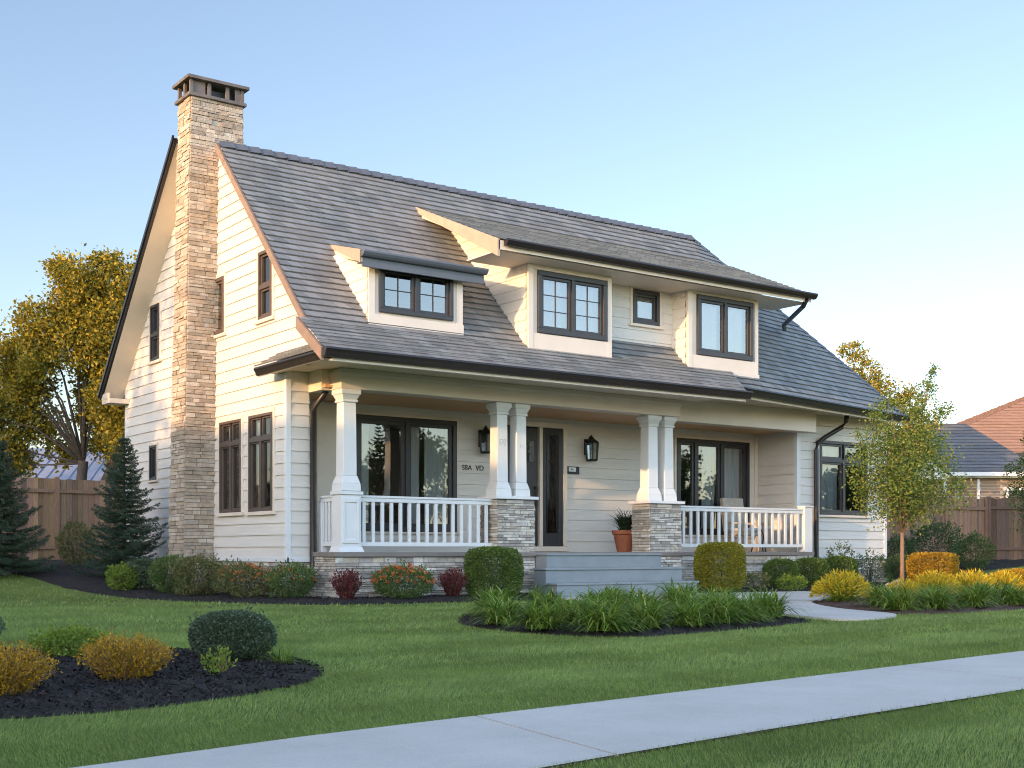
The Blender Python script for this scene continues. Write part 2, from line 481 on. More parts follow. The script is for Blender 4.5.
STONES = np.array([(0.44, 0.40, 0.34), (0.54, 0.50, 0.43), (0.36, 0.32, 0.27), (0.58, 0.54, 0.47), (0.48, 0.42, 0.34), (0.42, 0.39, 0.35), (0.60, 0.57, 0.51), (0.30, 0.27, 0.24)])


# ------------------------------------------------------------------ ground
def ss(t):
    t = np.clip(t, 0, 1); return t * t * (3 - 2 * t)


def ground_z(x, y):
    s = y + 0.4 * np.maximum(0, np.asarray(x) - 14)
    return 0.55 * ss((s - 2) / 9.0)


def gz(x, y): return float(ground_z(np.float64(x), np.float64(y)))


def terrain():
    xs = np.concatenate([np.linspace(-900, -60, 8), np.linspace(-50, 70, 121), np.linspace(85, 900, 8)])
    ys = np.concatenate([np.linspace(-900, -60, 8), np.linspace(-50, 60, 111), np.linspace(75, 900, 8)])
    X, Y = np.meshgrid(xs, ys)
    Z = ground_z(X, Y)
    V = np.stack([X.ravel(), Y.ravel(), Z.ravel()], 1)
    nx = len(xs); i, j = np.meshgrid(np.arange(nx - 1), np.arange(len(ys) - 1))
    a = (j * nx + i).ravel()
    F = np.stack([a, a + 1, a + nx + 1, a + nx], 1)
    o = np_mesh("lawn", V, F, M['lawn'], smooth=True)
    tag(o, "flat mown green lawn around the house and its beds", None, None, "structure")


terrain()


def smooth_curve(pts, sub=8):
    P = [np.array(p, float) for p in pts]; n = len(P); out = []
    for i in range(n):
        p0, p1, p2, p3 = P[i - 1], P[i], P[(i + 1) % n], P[(i + 2) % n]
        for k in range(sub):
            t = k / sub
            out.append(0.5 * ((2 * p1) + (-p0 + p2) * t + (2 * p0 - 5 * p1 + 4 * p2 - p3) * t * t + (-p0 + 3 * p1 - 3 * p2 + p3) * t ** 3))
    return np.array(out)


def in_poly(x, y, poly):
    inside = np.zeros(len(x), bool); n = len(poly); j = n - 1
    for i in range(n):
        xi, yi = poly[i]; xj, yj = poly[j]
        c = ((yi > y) != (yj > y)) & (x < (xj - xi) * (y - yi) / (yj - yi + 1e-12) + xi)
        inside ^= c; j = i
    return inside


# the sidewalk: a slab with tooled joints
WALK_FAR = [(-60, -20.1), (-12, -14.55), (-7.22, -13.78), (-5.94, -13.52), (-4.24, -13.33), (0.96, -12.68), (8, -11.75), (60, -5.0)]
WALK_NEAR = [(60, -6.8), (8, -13.15), (-1.84, -14.38), (-4.2, -14.63), (-5.74, -14.84), (-8.5, -15.25), (-12, -15.9), (-60, -21.6)]
SIDEWALK = np.array(WALK_FAR + WALK_NEAR)


def sidewalk():
    b = MB()
    n = len(WALK_FAR)
    near = WALK_NEAR[::-1]
    # straight slabs between tooled joints, each cut slightly short so the gap is a real groove
    def at(line, x):
        for k in range(len(line) - 1):
            if line[k][0] <= x <= line[k + 1][0]:
                t = (x - line[k][0]) / (line[k + 1][0] - line[k][0]); return line[k][1] * (1 - t) + line[k + 1][1] * t
    joints = [-60, -40, -25, -17, -13.4, -9.2, -5.13, -1.0, 3.1, 7.2, 11.3, 15.4, 19.5, 24, 32, 45, 60]
    for a, c in zip(joints[:-1], joints[1:]):
        a2, c2 = a + 0.008, c - 0.008
        sk = -0.22
        m = 4
        for k in range(m):
            xa = a2 + (c2 - a2) * k / m; xc = a2 + (c2 - a2) * (k + 1) / m
            xa_n, xc_n = max(-60, min(60, xa + sk)), max(-60, min(60, xc + sk))
            q = [(xa, at(WALK_FAR, xa), 0.012), (xa_n, at(near, xa_n), 0.012), (xc_n, at(near, xc_n), 0.012), (xc, at(WALK_FAR, xc), 0.012)]
            b.poly(q)
            if k == 0: b.poly([q[0], q[1], (q[1][0], q[1][1], -0.03), (q[0][0], q[0][1], -0.03)])
            if k == m - 1: b.poly([q[2], q[3], (q[3][0], q[3][1], -0.03), (q[2][0], q[2][1], -0.03)])
    o = b.build("sidewalk", M['concrete'], None, fix=False)
    tag(o, "pale grey concrete sidewalk across the front lawn", None, None, "structure")
    j = MB()
    for line in (0,):
        pts = [(x, at(WALK_FAR, x), 0.005) for x in (-60, -30, -13, -5, 3, 15, 40, 60)] + [(x, at(near, x), 0.005) for x in (60, 40, 15, 3, -5, -13, -30, -60)]
        j.poly(pts)
    tag(j.build("sidewalk_bed", M['joint'], None, fix=False), "earth seen in the sidewalk joints", None, None, "structure")


sidewalk()

PATH = smooth_curve([(5.2, -0.9), (8.9, -0.9), (11.2, -0.9), (10.4, -2.7), (8.7, -4.0), (7.0, -5.2), (5.7, -6.8), (5.05, -8.25), (4.2, -8.75), (3.45, -8.7), (3.9, -7.4), (5.2, -5.8), (6.3, -4.2), (6.3, -3.0), (5.1, -2.3)], 6)


def path():
    b = MB()
    b.poly([(x, y, 0.03) for x, y in PATH])
    n = len(PATH)
    for k in range(n):
        p, q = PATH[k], PATH[(k + 1) % n]
        b.poly([(p[0], p[1], 0.03), (q[0], q[1], 0.03), (q[0], q[1], -0.05), (p[0], p[1], -0.05)])
    tag(b.build("path", M['path'], None, fix=False), "pale concrete walk curving from the porch steps to the lawn", None, None, "structure")


path()

BEDS = {}


def bed(name, outline, height, mat, chip_mat, nchips, label, seed, on_ground=True):
    rng = np.random.default_rng(seed)
    c = outline.mean(0); n = len(outline)
    rings = [1.0, 0.97, 0.92, 0.8, 0.65, 0.45, 0.25, 0.0]
    V = []; F = []
    for s in rings:
        for p in outline:
            x, y = c + (p - c) * s
            hgt = height * (1 - s ** 6) + (rng.normal(0, 0.012) if s < 1 else -0.02)
            V.append((x, y, gz(x, y) + hgt))
    for r in range(len(rings) - 1):
        for k in range(n):
            F.append((r * n + k, r * n + (k + 1) % n, (r + 1) * n + (k + 1) % n, (r + 1) * n + k))
    o = np_mesh(name, V, F, mat)
    tag(o, label, None, None, "structure")
    BEDS[label] = outline
    # loose chips
    lo, hi = outline.min(0), outline.max(0)
    P = rng.uniform(lo, hi, (nchips * 3, 2)); P = P[in_poly(P[:, 0], P[:, 1], outline)][:nchips]
    add_chips(P, lambda s: height * (1 - s ** 6), c, outline, rng, chip_mat, label)


def add_chips(P, hf, c, outline, rng, chip_mat, label, zfun=None):
    m = len(P)
    ang = np.arctan2(P[:, 1] - c[1], P[:, 0] - c[0])
    oa = np.arctan2(outline[:, 1] - c[1], outline[:, 0] - c[0]); orad = np.hypot(outline[:, 0] - c[0], outline[:, 1] - c[1])
    idx = np.argsort(oa); R = np.interp(ang, oa[idx], orad[idx], period=2 * np.pi)
    s = np.clip(np.hypot(P[:, 0] - c[0], P[:, 1] - c[1]) / R, 0, 1)
    z = ground_z(P[:, 0], P[:, 1]) + (hf(s) if zfun is None else zfun(P)) + rng.uniform(0.0, 0.025, m)
    C = np.stack([P[:, 0], P[:, 1], z], 1)
    chips_mesh(C, rng, chip_mat, label)


def chips_mesh(C, rng, chip_mat, label):
    m = len(C)
    th = rng.uniform(0, 6.283, m); tilt = rng.normal(0, 0.45, m)
    d = np.stack([np.cos(th) * np.cos(tilt), np.sin(th) * np.cos(tilt), np.sin(tilt)], 1)
    sd_ = np.stack([-np.sin(th), np.cos(th), rng.normal(0, 0.4, m)], 1)
    L = rng.uniform(0.012, 0.04, (m, 1)); W = rng.uniform(0.005, 0.013, (m, 1))
    V = np.stack([C - d * L / 2 - sd_ * W / 2, C + d * L / 2 - sd_ * W / 2, C + d * L / 2 + sd_ * W / 2, C - d * L / 2 + sd_ * W / 2], 1).reshape(-1, 3)
    F = np.arange(4 * m).reshape(m, 4)
    o = np_mesh("mulch", V, F, chip_mat)
    tag(o, "loose bark chips scattered over the " + label, None, None, "stuff")


LEFTBED = smooth_curve([(-7.9, -11.9), (-7.11, -12.12), (-6.5, -12.15), (-6.02, -12.0), (-5.42, -11.72), (-4.9, -11.25), (-4.5, -10.5), (-4.35, -9.5), (-4.75, -8.6), (-5.6, -8.1), (-6.4, -7.2), (-7.1, -6.4), (-8.3, -6.6), (-8.9, -8.5), (-8.6, -10.8)], 6)
MIDBED = smooth_curve([(-0.25, -5.9), (-0.75, -6.7), (-1.0, -7.7), (-1.0, -8.75), (-0.55, -9.45), (0.3, -9.42), (1.19, -9.2), (2.2, -8.95), (3.1, -8.55), (3.45, -7.7), (4.6, -6.2), (5.1, -4.9), (4.6, -3.9), (3.3, -3.5), (1.7, -4.0), (0.5, -4.9)], 6)
RIGHTBED = smooth_curve([(7.5, -4.75), (6.4, -5.9), (5.55, -7.2), (5.15, -8.1), (6.2, -8.45), (8.0, -8.35), (10.5, -8.3), (14, -8.0), (17.5, -6.5), (18.8, -3.0), (18.2, -0.6), (15.5, -1.6), (13.0, -2.2), (11.2, -2.9), (9.3, -3.9)], 6)
bed("mulch_bed", LEFTBED, 0.06, M['mulch'], M['chips'], 26000, "dark mulch bed at the front left of the lawn", 1)
bed("mulch_bed", MIDBED, 0.06, M['mulch'], M['chips'], 14000, "dark mulch bed in the middle of the lawn", 2)
bed("mulch_bed", RIGHTBED, 0.05, M['mulch_red'], M['chips_red'], 12000, "reddish mulch bed beside the path on the right", 3)

FOUND_OUT = [(-9, 12.4), (-5, 11.2), (-2.6, 9.9), (-1.9, 7.2), (-1.75, 5), (-1.35, 3.2), (-0.75, 1.6), (-0.25, 0.2), (0.35, -0.9), (1.4, -1.35), (2.6, -1.4), (3.8, -1.5), (4.75, -1.35), (5.04, -0.75)]
FOUND_IN = [(-9, 13.1), (-5, 13.2), (0.3, 13.5), (0.73, 9.2), (0.73, 5), (0.73, 3.2), (0.73, 2), (0.73, 1.0), (1.15, 0.3), (1.5, 0.1), (2.6, 0.1), (3.8, 0.1), (4.6, 0.1), (5.0, 0.1)]


def strip_bed(name, A, B, label, seed, nchips):
    rng = np.random.default_rng(seed)
    A = np.array(A, float); B = np.array(B, float)
    def res(P, m=80):
        t = np.linspace(0, len(P) - 1, m); i = np.arange(len(P))
        return np.stack([np.interp(t, i, P[:, 0]), np.interp(t, i, P[:, 1])], 1)
    A, B = res(A), res(B)
    V = []; F = []; ks = [0, 0.04, 0.12, 0.3, 0.5, 0.75, 1.0]
    for t in ks:
        for p, q in zip(A, B):
            x, y = p * (1 - t) + q * t
            V.append((x, y, gz(x, y) + (0.07 * (1 - (1 - t) ** 6) + rng.normal(0, 0.01) if t > 0 else -0.02)))
    n = len(A)
    for r in range(len(ks) - 1):
        for k in range(n - 1):
            F.append((r * n + k, r * n + k + 1, (r + 1) * n + k + 1, (r + 1) * n + k))
    tag(np_mesh(name, V, F, M['mulch']), label, None, None, "structure")
    BEDS[label] = np.concatenate([A, B[::-1]])
    i = rng.integers(0, n - 1, nchips); t = rng.uniform(0.02, 1, nchips); u = rng.uniform(0, 1, nchips)
    a = A[i] * (1 - u[:, None]) + A[i + 1] * u[:, None]; b_ = B[i] * (1 - u[:, None]) + B[i + 1] * u[:, None]
    P = a * (1 - t[:, None]) + b_ * t[:, None]
    z = ground_z(P[:, 0], P[:, 1]) + 0.07 * (1 - (1 - t) ** 6) + rng.uniform(0, 0.02, nchips)
    chips_mesh(np.stack([P[:, 0], P[:, 1], z], 1), rng, M['chips'], label)


strip_bed("mulch_bed", FOUND_OUT, FOUND_IN, "dark mulch bed along the foot of the gable and porch", 4, 8000)
strip_bed("mulch_bed", [(8.95, -0.8), (9.4, -1.35), (10.5, -1.5), (12, -1.5), (13.5, -1.2), (15, -0.7), (16.5, -0.3), (18.0, 0.2)],
          [(8.6, 0.1), (9.4, 0.35), (10.5, 0.38), (12, 0.38), (13.5, 0.5), (15, 0.9), (16.5, 0.9), (17.6, 1.2)], "dark mulch bed along the foot of the right wing", 5, 4000)
strip_bed("mulch_bed", [(20.2, 2.9), (22, 2.6), (24, 2.7), (27, 3.1), (31, 1.2)], [(20.5, 3.9), (22, 4.1), (24, 4.35), (27, 4.3), (31, 2.2)], "dark mulch bed under the right hand fence", 6, 2500)

# ------------------------------------------------------------------ the house
house = empty("house", (8.0, 4.0, 0.0), "white clapboard gabled house with grey shingle roof, stone chimney and front porch", "house")
XG = 0.74; YF = 0.9; YB = 9.0; YR = 2.15; XR = 16.8; XS = 13.58
FLOOR = 0.83
MS = 1.0472                       # pitch of the main front slope


def main_z(y): return 8.34 + MS * (y - 3.16)


def clad(m, plane, orient, z0, z1, L, R, holes=(), h=0.21, lap=0.022, breaks=()):
    """lapped boards on a vertical wall; orient F: faces -Y, u = x; G: faces -X, u = y"""
    def W(u, n, z): return (u, plane - n, z) if orient == 'F' else (plane - n, u, z)
    zs = set()
    k = 0
    while z0 + k * h < z1 + 1e-6: zs.add(round(z0 + k * h, 4)); k += 1
    for a in list(holes): zs.add(a[2]); zs.add(a[3])
    for b_ in breaks: zs.add(b_)
    zs = sorted(z for z in zs if z0 - 1e-6 <= z <= z1 + 1e-6)
    if zs[-1] < z1 - 1e-4: zs.append(z1)
    for a, b_ in zip(zs[:-1], zs[1:]):
        if b_ - a < 1e-4: continue
        kk = math.floor((a - z0 + 1e-5) / h); top = z0 + (kk + 1) * h; bot = z0 + kk * h
        na = lap * (top - a) / h; nb = lap * (top - b_) / h
        e = 1e-4
        iv = [[(L(a + e), L(b_ - e)), (R(a + e), R(b_ - e))]]
        for (u0, u1, h0, h1) in holes:
            if h0 <= a + 1e-5 and h1 >= b_ - 1e-5:
                nv = []
                for l, r in iv:
                    if u1 <= max(l) or u0 >= min(r): nv.append([l, r]); continue
                    if u0 > min(l): nv.append([l, (u0, u0)])
                    if u1 < max(r): nv.append([(u1, u1), r])
                iv = nv
        for l, r in iv:
            if r[0] - l[0] < 1e-3 and r[1] - l[1] < 1e-3: continue
            m.poly([W(l[0], na, a), W(r[0], na, a), W(r[1], nb, b_), W(l[1], nb, b_)])
            if abs(a - bot) < 1e-4:
                m.poly([W(l[0], 0, a), W(r[0], 0, a), W(r[0], na, a), W(l[0], na, a)])


def const(v): return lambda z: v


FRAME_HOLES = 0.02


def window(orient, plane, a0, a1, z0, z1, cols=(1,), transom=None, muntins=(0, 0), curtain='white', casing=0.09, glass='glass', frame='frame', sash=0.05, ft=0.07, cover=0.0, name="window", sill=True, label=None):
    """outer frame rect a0..a1 x z0..z1"""
    def bx(m, u0, u1, n0, n1, zz0, zz1):
        if orient == 'F': m.box(u0, u1, plane - n1, plane - n0, zz0, zz1)
        else: m.box(plane - n1, plane - n0, u0, u1, zz0, zz1)
    f = MB()
    bx(f, a0, a1, -0.10, 0.05, z0, z0 + ft); bx(f, a0, a1, -0.10, 0.05, z1 - ft, z1)
    bx(f, a0, a0 + ft, -0.10, 0.05, z0 + ft, z1 - ft); bx(f, a1 - ft, a1, -0.10, 0.05, z0 + ft, z1 - ft)
    win = f.build(name, M[frame], house, bevel=0.006)
    if label: win["label"] = label
    c = MB()
    if casing:
        cw = casing
        bx(c, a0 - cw, a1 + cw, 0.0, 0.034, z1 + 0.002, z1 + cw); bx(c, a0 - cw, a0 - 0.002, 0.0, 0.034, z0, z1 + 0.002); bx(c, a1 + 0.002, a1 + cw, 0.0, 0.034, z0, z1 + 0.002)
        if sill: bx(c, a0 - cw - 0.03, a1 + cw + 0.03, 0.0, 0.07, z0 - cw * 0.8, z0 - 0.002)
        c.build("casing", M['trim'], win, bevel=0.004)
    tot = sum(cols); x = a0 + ft; W = a1 - a0 - 2 * ft
    rows = [(z0 + ft, z1 - ft)] if transom is None else [(z0 + ft, transom - 0.04), (transom + 0.04, z1 - ft)]
    s = MB(); g = MB()
    if transom is not None: bx(s, a0 + ft, a1 - ft, -0.09, 0.045, transom - 0.04, transom + 0.04)
    for ci, cw in enumerate(cols):
        x1 = x + W * cw / tot
        if ci > 0: bx(s, x - 0.035, x + 0.035, -0.09, 0.042, z0 + ft, z1 - ft if transom is None else transom - 0.04)
        for ri, (r0, r1) in enumerate(rows):
            l = x + (0.035 if ci > 0 else 0); r = x1 - (0.035 if ci < len(cols) - 1 else 0)
            bx(s, l, r, -0.07, 0.012, r0, r0 + sash); bx(s, l, r, -0.07, 0.012, r1 - sash, r1)
            bx(s, l, l + sash, -0.07, 0.012, r0 + sash, r1 - sash); bx(s, r - sash, r, -0.07, 0.012, r0 + sash, r1 - sash)
            gl, gr, g0, g1 = l + sash - 0.005, r - sash + 0.005, r0 + sash - 0.005, r1 - sash + 0.005
            pts = [(gl, g0), (gr, g0), (gr, g1), (gl, g1)]
            g.poly([(u, plane + 0.02, z) for u, z in pts] if orient == 'F' else [(plane + 0.02, u, z) for u, z in pts][::-1])
            mx, mz = muntins
            for k in range(1, mx + 1):
                u = gl + (gr - gl) * k / (mx + 1); bx(s, u - 0.007, u + 0.007, -0.03, -0.005, g0, g1)
            for k in range(1, mz + 1):
                z = g0 + (g1 - g0) * k / (mz + 1); bx(s, gl, gr, -0.031, -0.006, z - 0.007, z + 0.007)
        x = x1
    s.build("sash", M[frame], win, bevel=0.003)
    g.build("pane", M[glass], win, fix=False)
    if curtain:
        for (c0, c1, kind) in ([(a0 + ft, a1 - ft, curtain)] if isinstance(curtain, str) else curtain):
            V = []; F = []
            n = max(8, int((c1 - c0) / 0.025)); ph = RNG.uniform(0, 6)
            for k in range(n + 1):
                u = c0 + (c1 - c0) * k / n
                dpt = 0.13 + 0.022 * math.sin(u * 42 + ph) + 0.012 * math.sin(u * 17 + 2 * ph)
                for z in (z0 + 0.03, z1 - 0.03):
                    dd = dpt * (0.92 if z > z0 + 1 else 1.08)
                    V.append((u, plane + dd, z) if orient == 'F' else (plane + dd, u, z))
            for k in range(n): F.append((2 * k, 2 * k + 2, 2 * k + 3, 2 * k + 1))
            np_mesh("curtain", V, F, M[{'white': 'curtain', 'dark': 'curtain_dark', 'sage': 'curtain_sage'}[kind]], win, smooth=True)
    e = FRAME_HOLES
    return (a0 + e, a1 - e, z0 + e, z1 - e)


# --- gable windows (facing the left)
gh = []
gh.append(window('G', XG, 2.73, 3.69, 1.56, 3.26, (1, 1), 2.83, (0, 0), [(2.8, 3.05, 'sage'), (3.4, 3.62, 'sage')], 0.08, frame='frame_tan', ft=0.05, sash=0.03))
gh.append(window('G', XG, 1.40, 2.38, 1.55, 3.27, (1, 1), 2.83, (0, 0), [(1.5, 1.7, 'sage'), (2.1, 2.3, 'sage')], 0.08, frame='frame_tan', ft=0.05, sash=0.03))
gh.append(window('G', XG, 1.43, 1.97, 4.93, 6.13, (1,), 5.5, (0, 0), None, 0.08, frame='frame_tan', sash=0.04, ft=0.06))
gh.append(window('G', XG, 3.50, 4.02, 4.93, 6.00, (1,), None, (0, 0), None, 0.07, frame='frame_tan', sash=0.04))
gh.append(window('G', XG, 6.85, 7.38, 4.85, 6.03, (1,), 5.4, (0, 0), [(6.92, 7.3, 'white')], 0.07, frame='frame', sash=0.04, ft=0.06))
gh.append(window('G', XG, 7.02, 7.43, 2.34, 3.08, (1,), None, (0, 0), None, 0.05, frame='frame', sash=0.035, ft=0.05))


def gYf(z):
    if z < 3.95: return YF
    if z < 4.5: return -1.2 + (z - 3.95) / 0.6 * 0.8
    if z < 8.30: return 3.16 + (z - 8.34 + 0.06) / MS
    return 3.16 + (z - 8.28) / 0.30


def gYb(z): return min(YB, 9.28 - (z - 4.27) / 1.0084)


b = MB()
clad(b, XG, 'G', 0.72, 8.72, gYf, gYb, gh, 0.205, 0.022, (3.95, 8.28))
b.build("gable_wall", M['siding'], house, fix=False)
b = MB()
clad(b, 16.8, 'G', 0.72, 4.1, const(YF), const(YB), (), 0.21, -0.017)
b.build("side_wall", M['siding'], house, fix=False)
b = MB(); b.box(XG + 0.02, XR - 0.02, YB - 0.1, YB, 0.7, 4.4); b.build("back_wall", M['siding'], house)

# --- front walls
def strip_L(z): return XG
b = MB()
clad(b, YF, 'F', 0.72, 3.95, const(XG), const(1.16), (), 0.205, 0.022)
b.build("front_wall", M['siding'], house, fix=False); b = MB()
wf = window('F', YF, 14.33, 16.05, 1.70, 3.44, (1, 1), 2.98, (0, 0), [(14.45, 15.15, 'dark')], 0.07)
clad(b, YF, 'F', 0.72, 4.12, const(XS), const(XR), [wf], 0.205, 0.022)
b.build("front_wall", M['siding'], house, fix=False)
# corner boards
b = MB()
b.box(XG - 0.022, XG + 0.07, YF - 0.022, YF + 0.07, 0.72, 3.93)
b.box(XR - 0.09, XR + 0.022, YF - 0.024, YF + 0.07, 0.72, 4.08)
b.box(XG - 0.022, XG + 0.05, YB - 0.1, YB + 0.02, 0.72, 4.4)
b.box(XS - 0.022, XS + 0.10, YF - 0.024, YF + 0.08, FLOOR, 3.6)
b.box(XG - 0.012, XR, YF - 0.03, YF + 0.03, 0.66, 0.74)
b.box(XG - 0.03, XG + 0.03, YF - 0.03, YB, 0.66, 0.74)
b.build("corner_board", M['white'], house, bevel=0.004)

# --- porch back wall with its windows and door
ph = []
ph.append(window('F', YR, 2.72, 5.01, 1.22, 3.42, (1, 1), None, (0, 0), [(2.8, 3.1, 'sage'), (4.35, 4.9, 'sage'), (3.8, 4.25, 'dark')], 0.05, sash=0.07, ft=0.09))
ph.append(window('F', YR, 10.96, 13.30, 1.22, 3.41, (0.62, 1, 1), None, (0, 0), [(11.9, 12.3, 'dark'), (12.4, 13.1, 'dark')], 0.06, sash=0.07, ft=0.08))
ph.append((5.92, 7.72, 0.84, 3.50))
b = MB()
clad(b, YR, 'F', FLOOR, 4.3, const(1.1), const(XS), ph, 0.225, 0.022)
b.build("porch_wall", M['siding'], house, fix=False)
b = MB()
clad(b, XS, 'G', FLOOR, 4.1, const(YF), const(YR), (), 0.225, 0.022)
b.build("porch_side_wall", M['siding'], house, fix=False)
b = MB(); b.box(1.08, 1.16, YF + 0.02, YR, FLOOR, 4.0)
b.build("porch_end_wall", M['siding'], house)
b = MB(); b.box(1.98, 2.52, YR - 0.05, YR + 0.02, FLOOR, 3.6); b.box(1.92, 1.98, YR - 0.07, YR + 0.02, FLOOR, 3.6)
b.build("porch_trim", M['trim'], house, bevel=0.004); b = MB()
b.box(XS - 0.1, XS - 0.02, YR - 0.06, YR - 0.02, FLOOR, 3.6)
b.build("porch_trim", M['trim'], house, bevel=0.004)

# door set
d = MB(); d.box(6.1, 7.02, YR - 0.03, YR + 0.04, 0.95, 3.40)
for zz0, zz1 in ((1.15, 1.85), (1.98, 2.55)):
    for u0, u1 in ((6.22, 6.50), (6.62, 6.90)): d.box(u0, u1, YR - 0.042, YR - 0.028, zz0, zz1)
door = d.build("door", M['door'], house, bevel=0.006)
b = MB(); b.poly([(6.62, YR - 0.034, 2.7), (6.92, YR - 0.034, 2.7), (6.92, YR - 0.034, 3.12), (6.62, YR - 0.034, 3.12)]); b.build("door_glass", M['glass'], door, fix=False)
b = MB(); b.box(6.93, 6.97, YR - 0.10, YR - 0.08, 1.75, 2.2); b.box(6.94, 6.96, YR - 0.09, YR - 0.03, 1.78, 1.81); b.box(6.94, 6.96, YR - 0.09, YR - 0.03, 2.14, 2.17); b.build("handle", M['iron'], door)
s = MB()
s.box(7.16, 7.24, YR - 0.04, YR + 0.04, 0.95, 3.42); s.box(7.58, 7.68, YR - 0.04, YR + 0.04, 0.95, 3.42); s.box(7.24, 7.58, YR - 0.04, YR + 0.04, 0.95, 1.22); s.box(7.24, 7.58, YR - 0.04, YR + 0.04, 3.28, 3.42)
sl = s.build("sidelight", M['door'], house, bevel=0.005)
b = MB(); b.poly([(7.23, YR, 1.2), (7.59, YR, 1.2), (7.59, YR, 3.3), (7.23, YR, 3.3)]); b.build("pane", M['glass'], sl, fix=False)
b = MB()
for k in range(9):
    z = 1.3 + k * 0.22
    b.tube([(7.41 + 0.05 * math.sin(k * 2.3), YR - 0.008, z), (7.41 + 0.07 * math.sin(k * 1.7 + 1), YR - 0.008, z + 0.1), (7.41 - 0.05 * math.sin(k), YR - 0.008, z + 0.2)], 0.008, 5)
b.box(7.28, 7.29, YR - 0.012, YR - 0.002, 1.22, 3.28); b.box(7.53, 7.54, YR - 0.012, YR - 0.002, 1.22, 3.28)
b.build("leaded_pattern", M['iron'], sl)
b = MB()
b.box(5.92, 6.10, YR - 0.055, YR + 0.03, 0.95, 3.42); b.box(7.05, 7.13, YR - 0.07, YR + 0.03, 0.95, 3.42); b.box(7.69, 7.79, YR - 0.055, YR + 0.03, 0.95, 3.42); b.box(5.90, 7.80, YR - 0.06, YR + 0.03, 3.423, 3.53)
b.box(5.9, 7.8, YR - 0.12, YR + 0.03, FLOOR + 0.01, 0.945)
b.build("door_casing", M['trim'], house, bevel=0.005)

# --- porch floor, ceiling, beams
b = MB()
b.box(1.16, 9.10, -0.05, YR, 0.75, FLOOR); b.box(9.10, 13.56, 0.36, YR, 0.75, FLOOR)
b.build("porch_floor", M['floor'], house, bevel=0.01)
b = MB(); b.box(1.16, 9.2, 0.3, YR - 0.02, 3.62, 3.66); b.box(9.2, XS - 0.02, 0.7, YR - 0.02, 3.62, 3.66)
b.build("porch_ceiling", M['ceiling'], house)
b = MB()
b.box(1.30, 9.06, 0.0, 0.34, 3.58, 3.92)
b.box(1.30, 1.62, 0.342, YF - 0.03, 3.58, 3.92)
b.box(9.062, XS + 0.1, 0.42, 0.74, 3.55, 4.02)
b.box(XS + 0.102, XR - 0.05, YF - 0.06, YF - 0.03, 3.78, 4.02)
b.box(1.27, 9.09, -0.03, 0.37, 3.80, 3.86)
b.build("porch_beam", M['trim'], house, bevel=0.008)
b = MB()
b.box(0.42, 9.55, -1.24, -0.002, 3.922, 3.95); b.box(0.42, XG - 0.02, 0.0, 1.25, 3.90, 3.925)
b.box(XG, 1.3, -0.0, YF - 0.02, 3.925, 3.95)
b.prism([(9.06, 0.41), (9.06, -0.95), (9.75, -0.93), (16.9, 0.50), (16.9, YF + 0.02), (9.06, YF + 0.02)], 'z', 4.022, 4.045)
b.box(1.14, 1.298, 0.4, YF - 0.02, 3.58, 3.92)
b.build("eave_soffit", M['soffit'], house)

# --- columns, pedestals, piers
def column(x, y, z0, wide, label=None):
    m = MB()
    H = 3.58; s = wide / 2
    m.frustum(x, y, s * 1.42, s * 1.42, z0, s * 1.36, s * 1.36, z0 + 0.13)
    m.frustum(x, y, s * 1.36, s * 1.36, z0 + 0.13, s * 1.05, s * 1.05, z0 + 0.26)
    m.frustum(x, y, s * 1.0, s * 1.0, z0 + 0.26, s * 0.93, s * 0.93, H - 0.22)
    m.frustum(x, y, s * 1.12, s * 1.12, H - 0.22, s * 1.12, s * 1.12, H - 0.18)
    m.frustum(x, y, s * 1.0, s * 1.0, H - 0.18, s * 1.32, s * 1.32, H - 0.09)
    m.frustum(x, y, s * 1.42, s * 1.42, H - 0.09, s * 1.42, s * 1.42, H - 0.003)
    o = m.build("porch_column", M['white'], house, bevel=0.008)
    return o


colL = column(1.49, 0.17, 1.86, 0.26)
cA = column(4.70, 0.24, 1.86, 0.245); cB = column(5.14, 0.24, 1.86, 0.235)
cC = column(8.42, 0.24, 1.86, 0.26); cD = column(8.86, 0.24, 1.86, 0.245)
m = MB()
m.frustum(1.50, 0.18, 0.235, 0.20, FLOOR + 0.003, 0.20, 0.17, FLOOR + 0.1)
m.box(1.31, 1.69, 0.02, 0.34, FLOOR + 0.1, 1.80); m.box(1.28, 1.72, -0.01, 0.37, 1.80, 1.857)
for (u0, u1, z0, z1) in ((1.33, 1.38, 0.98, 1.74), (1.60, 1.65, 0.98, 1.74), (1.38, 1.60, 0.98, 1.05), (1.38, 1.60, 1.67, 1.74)): m.box(u0, u1, 0.0, 0.022, z0, z1)
m.build("column_pedestal", M['white'], house, bevel=0.006)


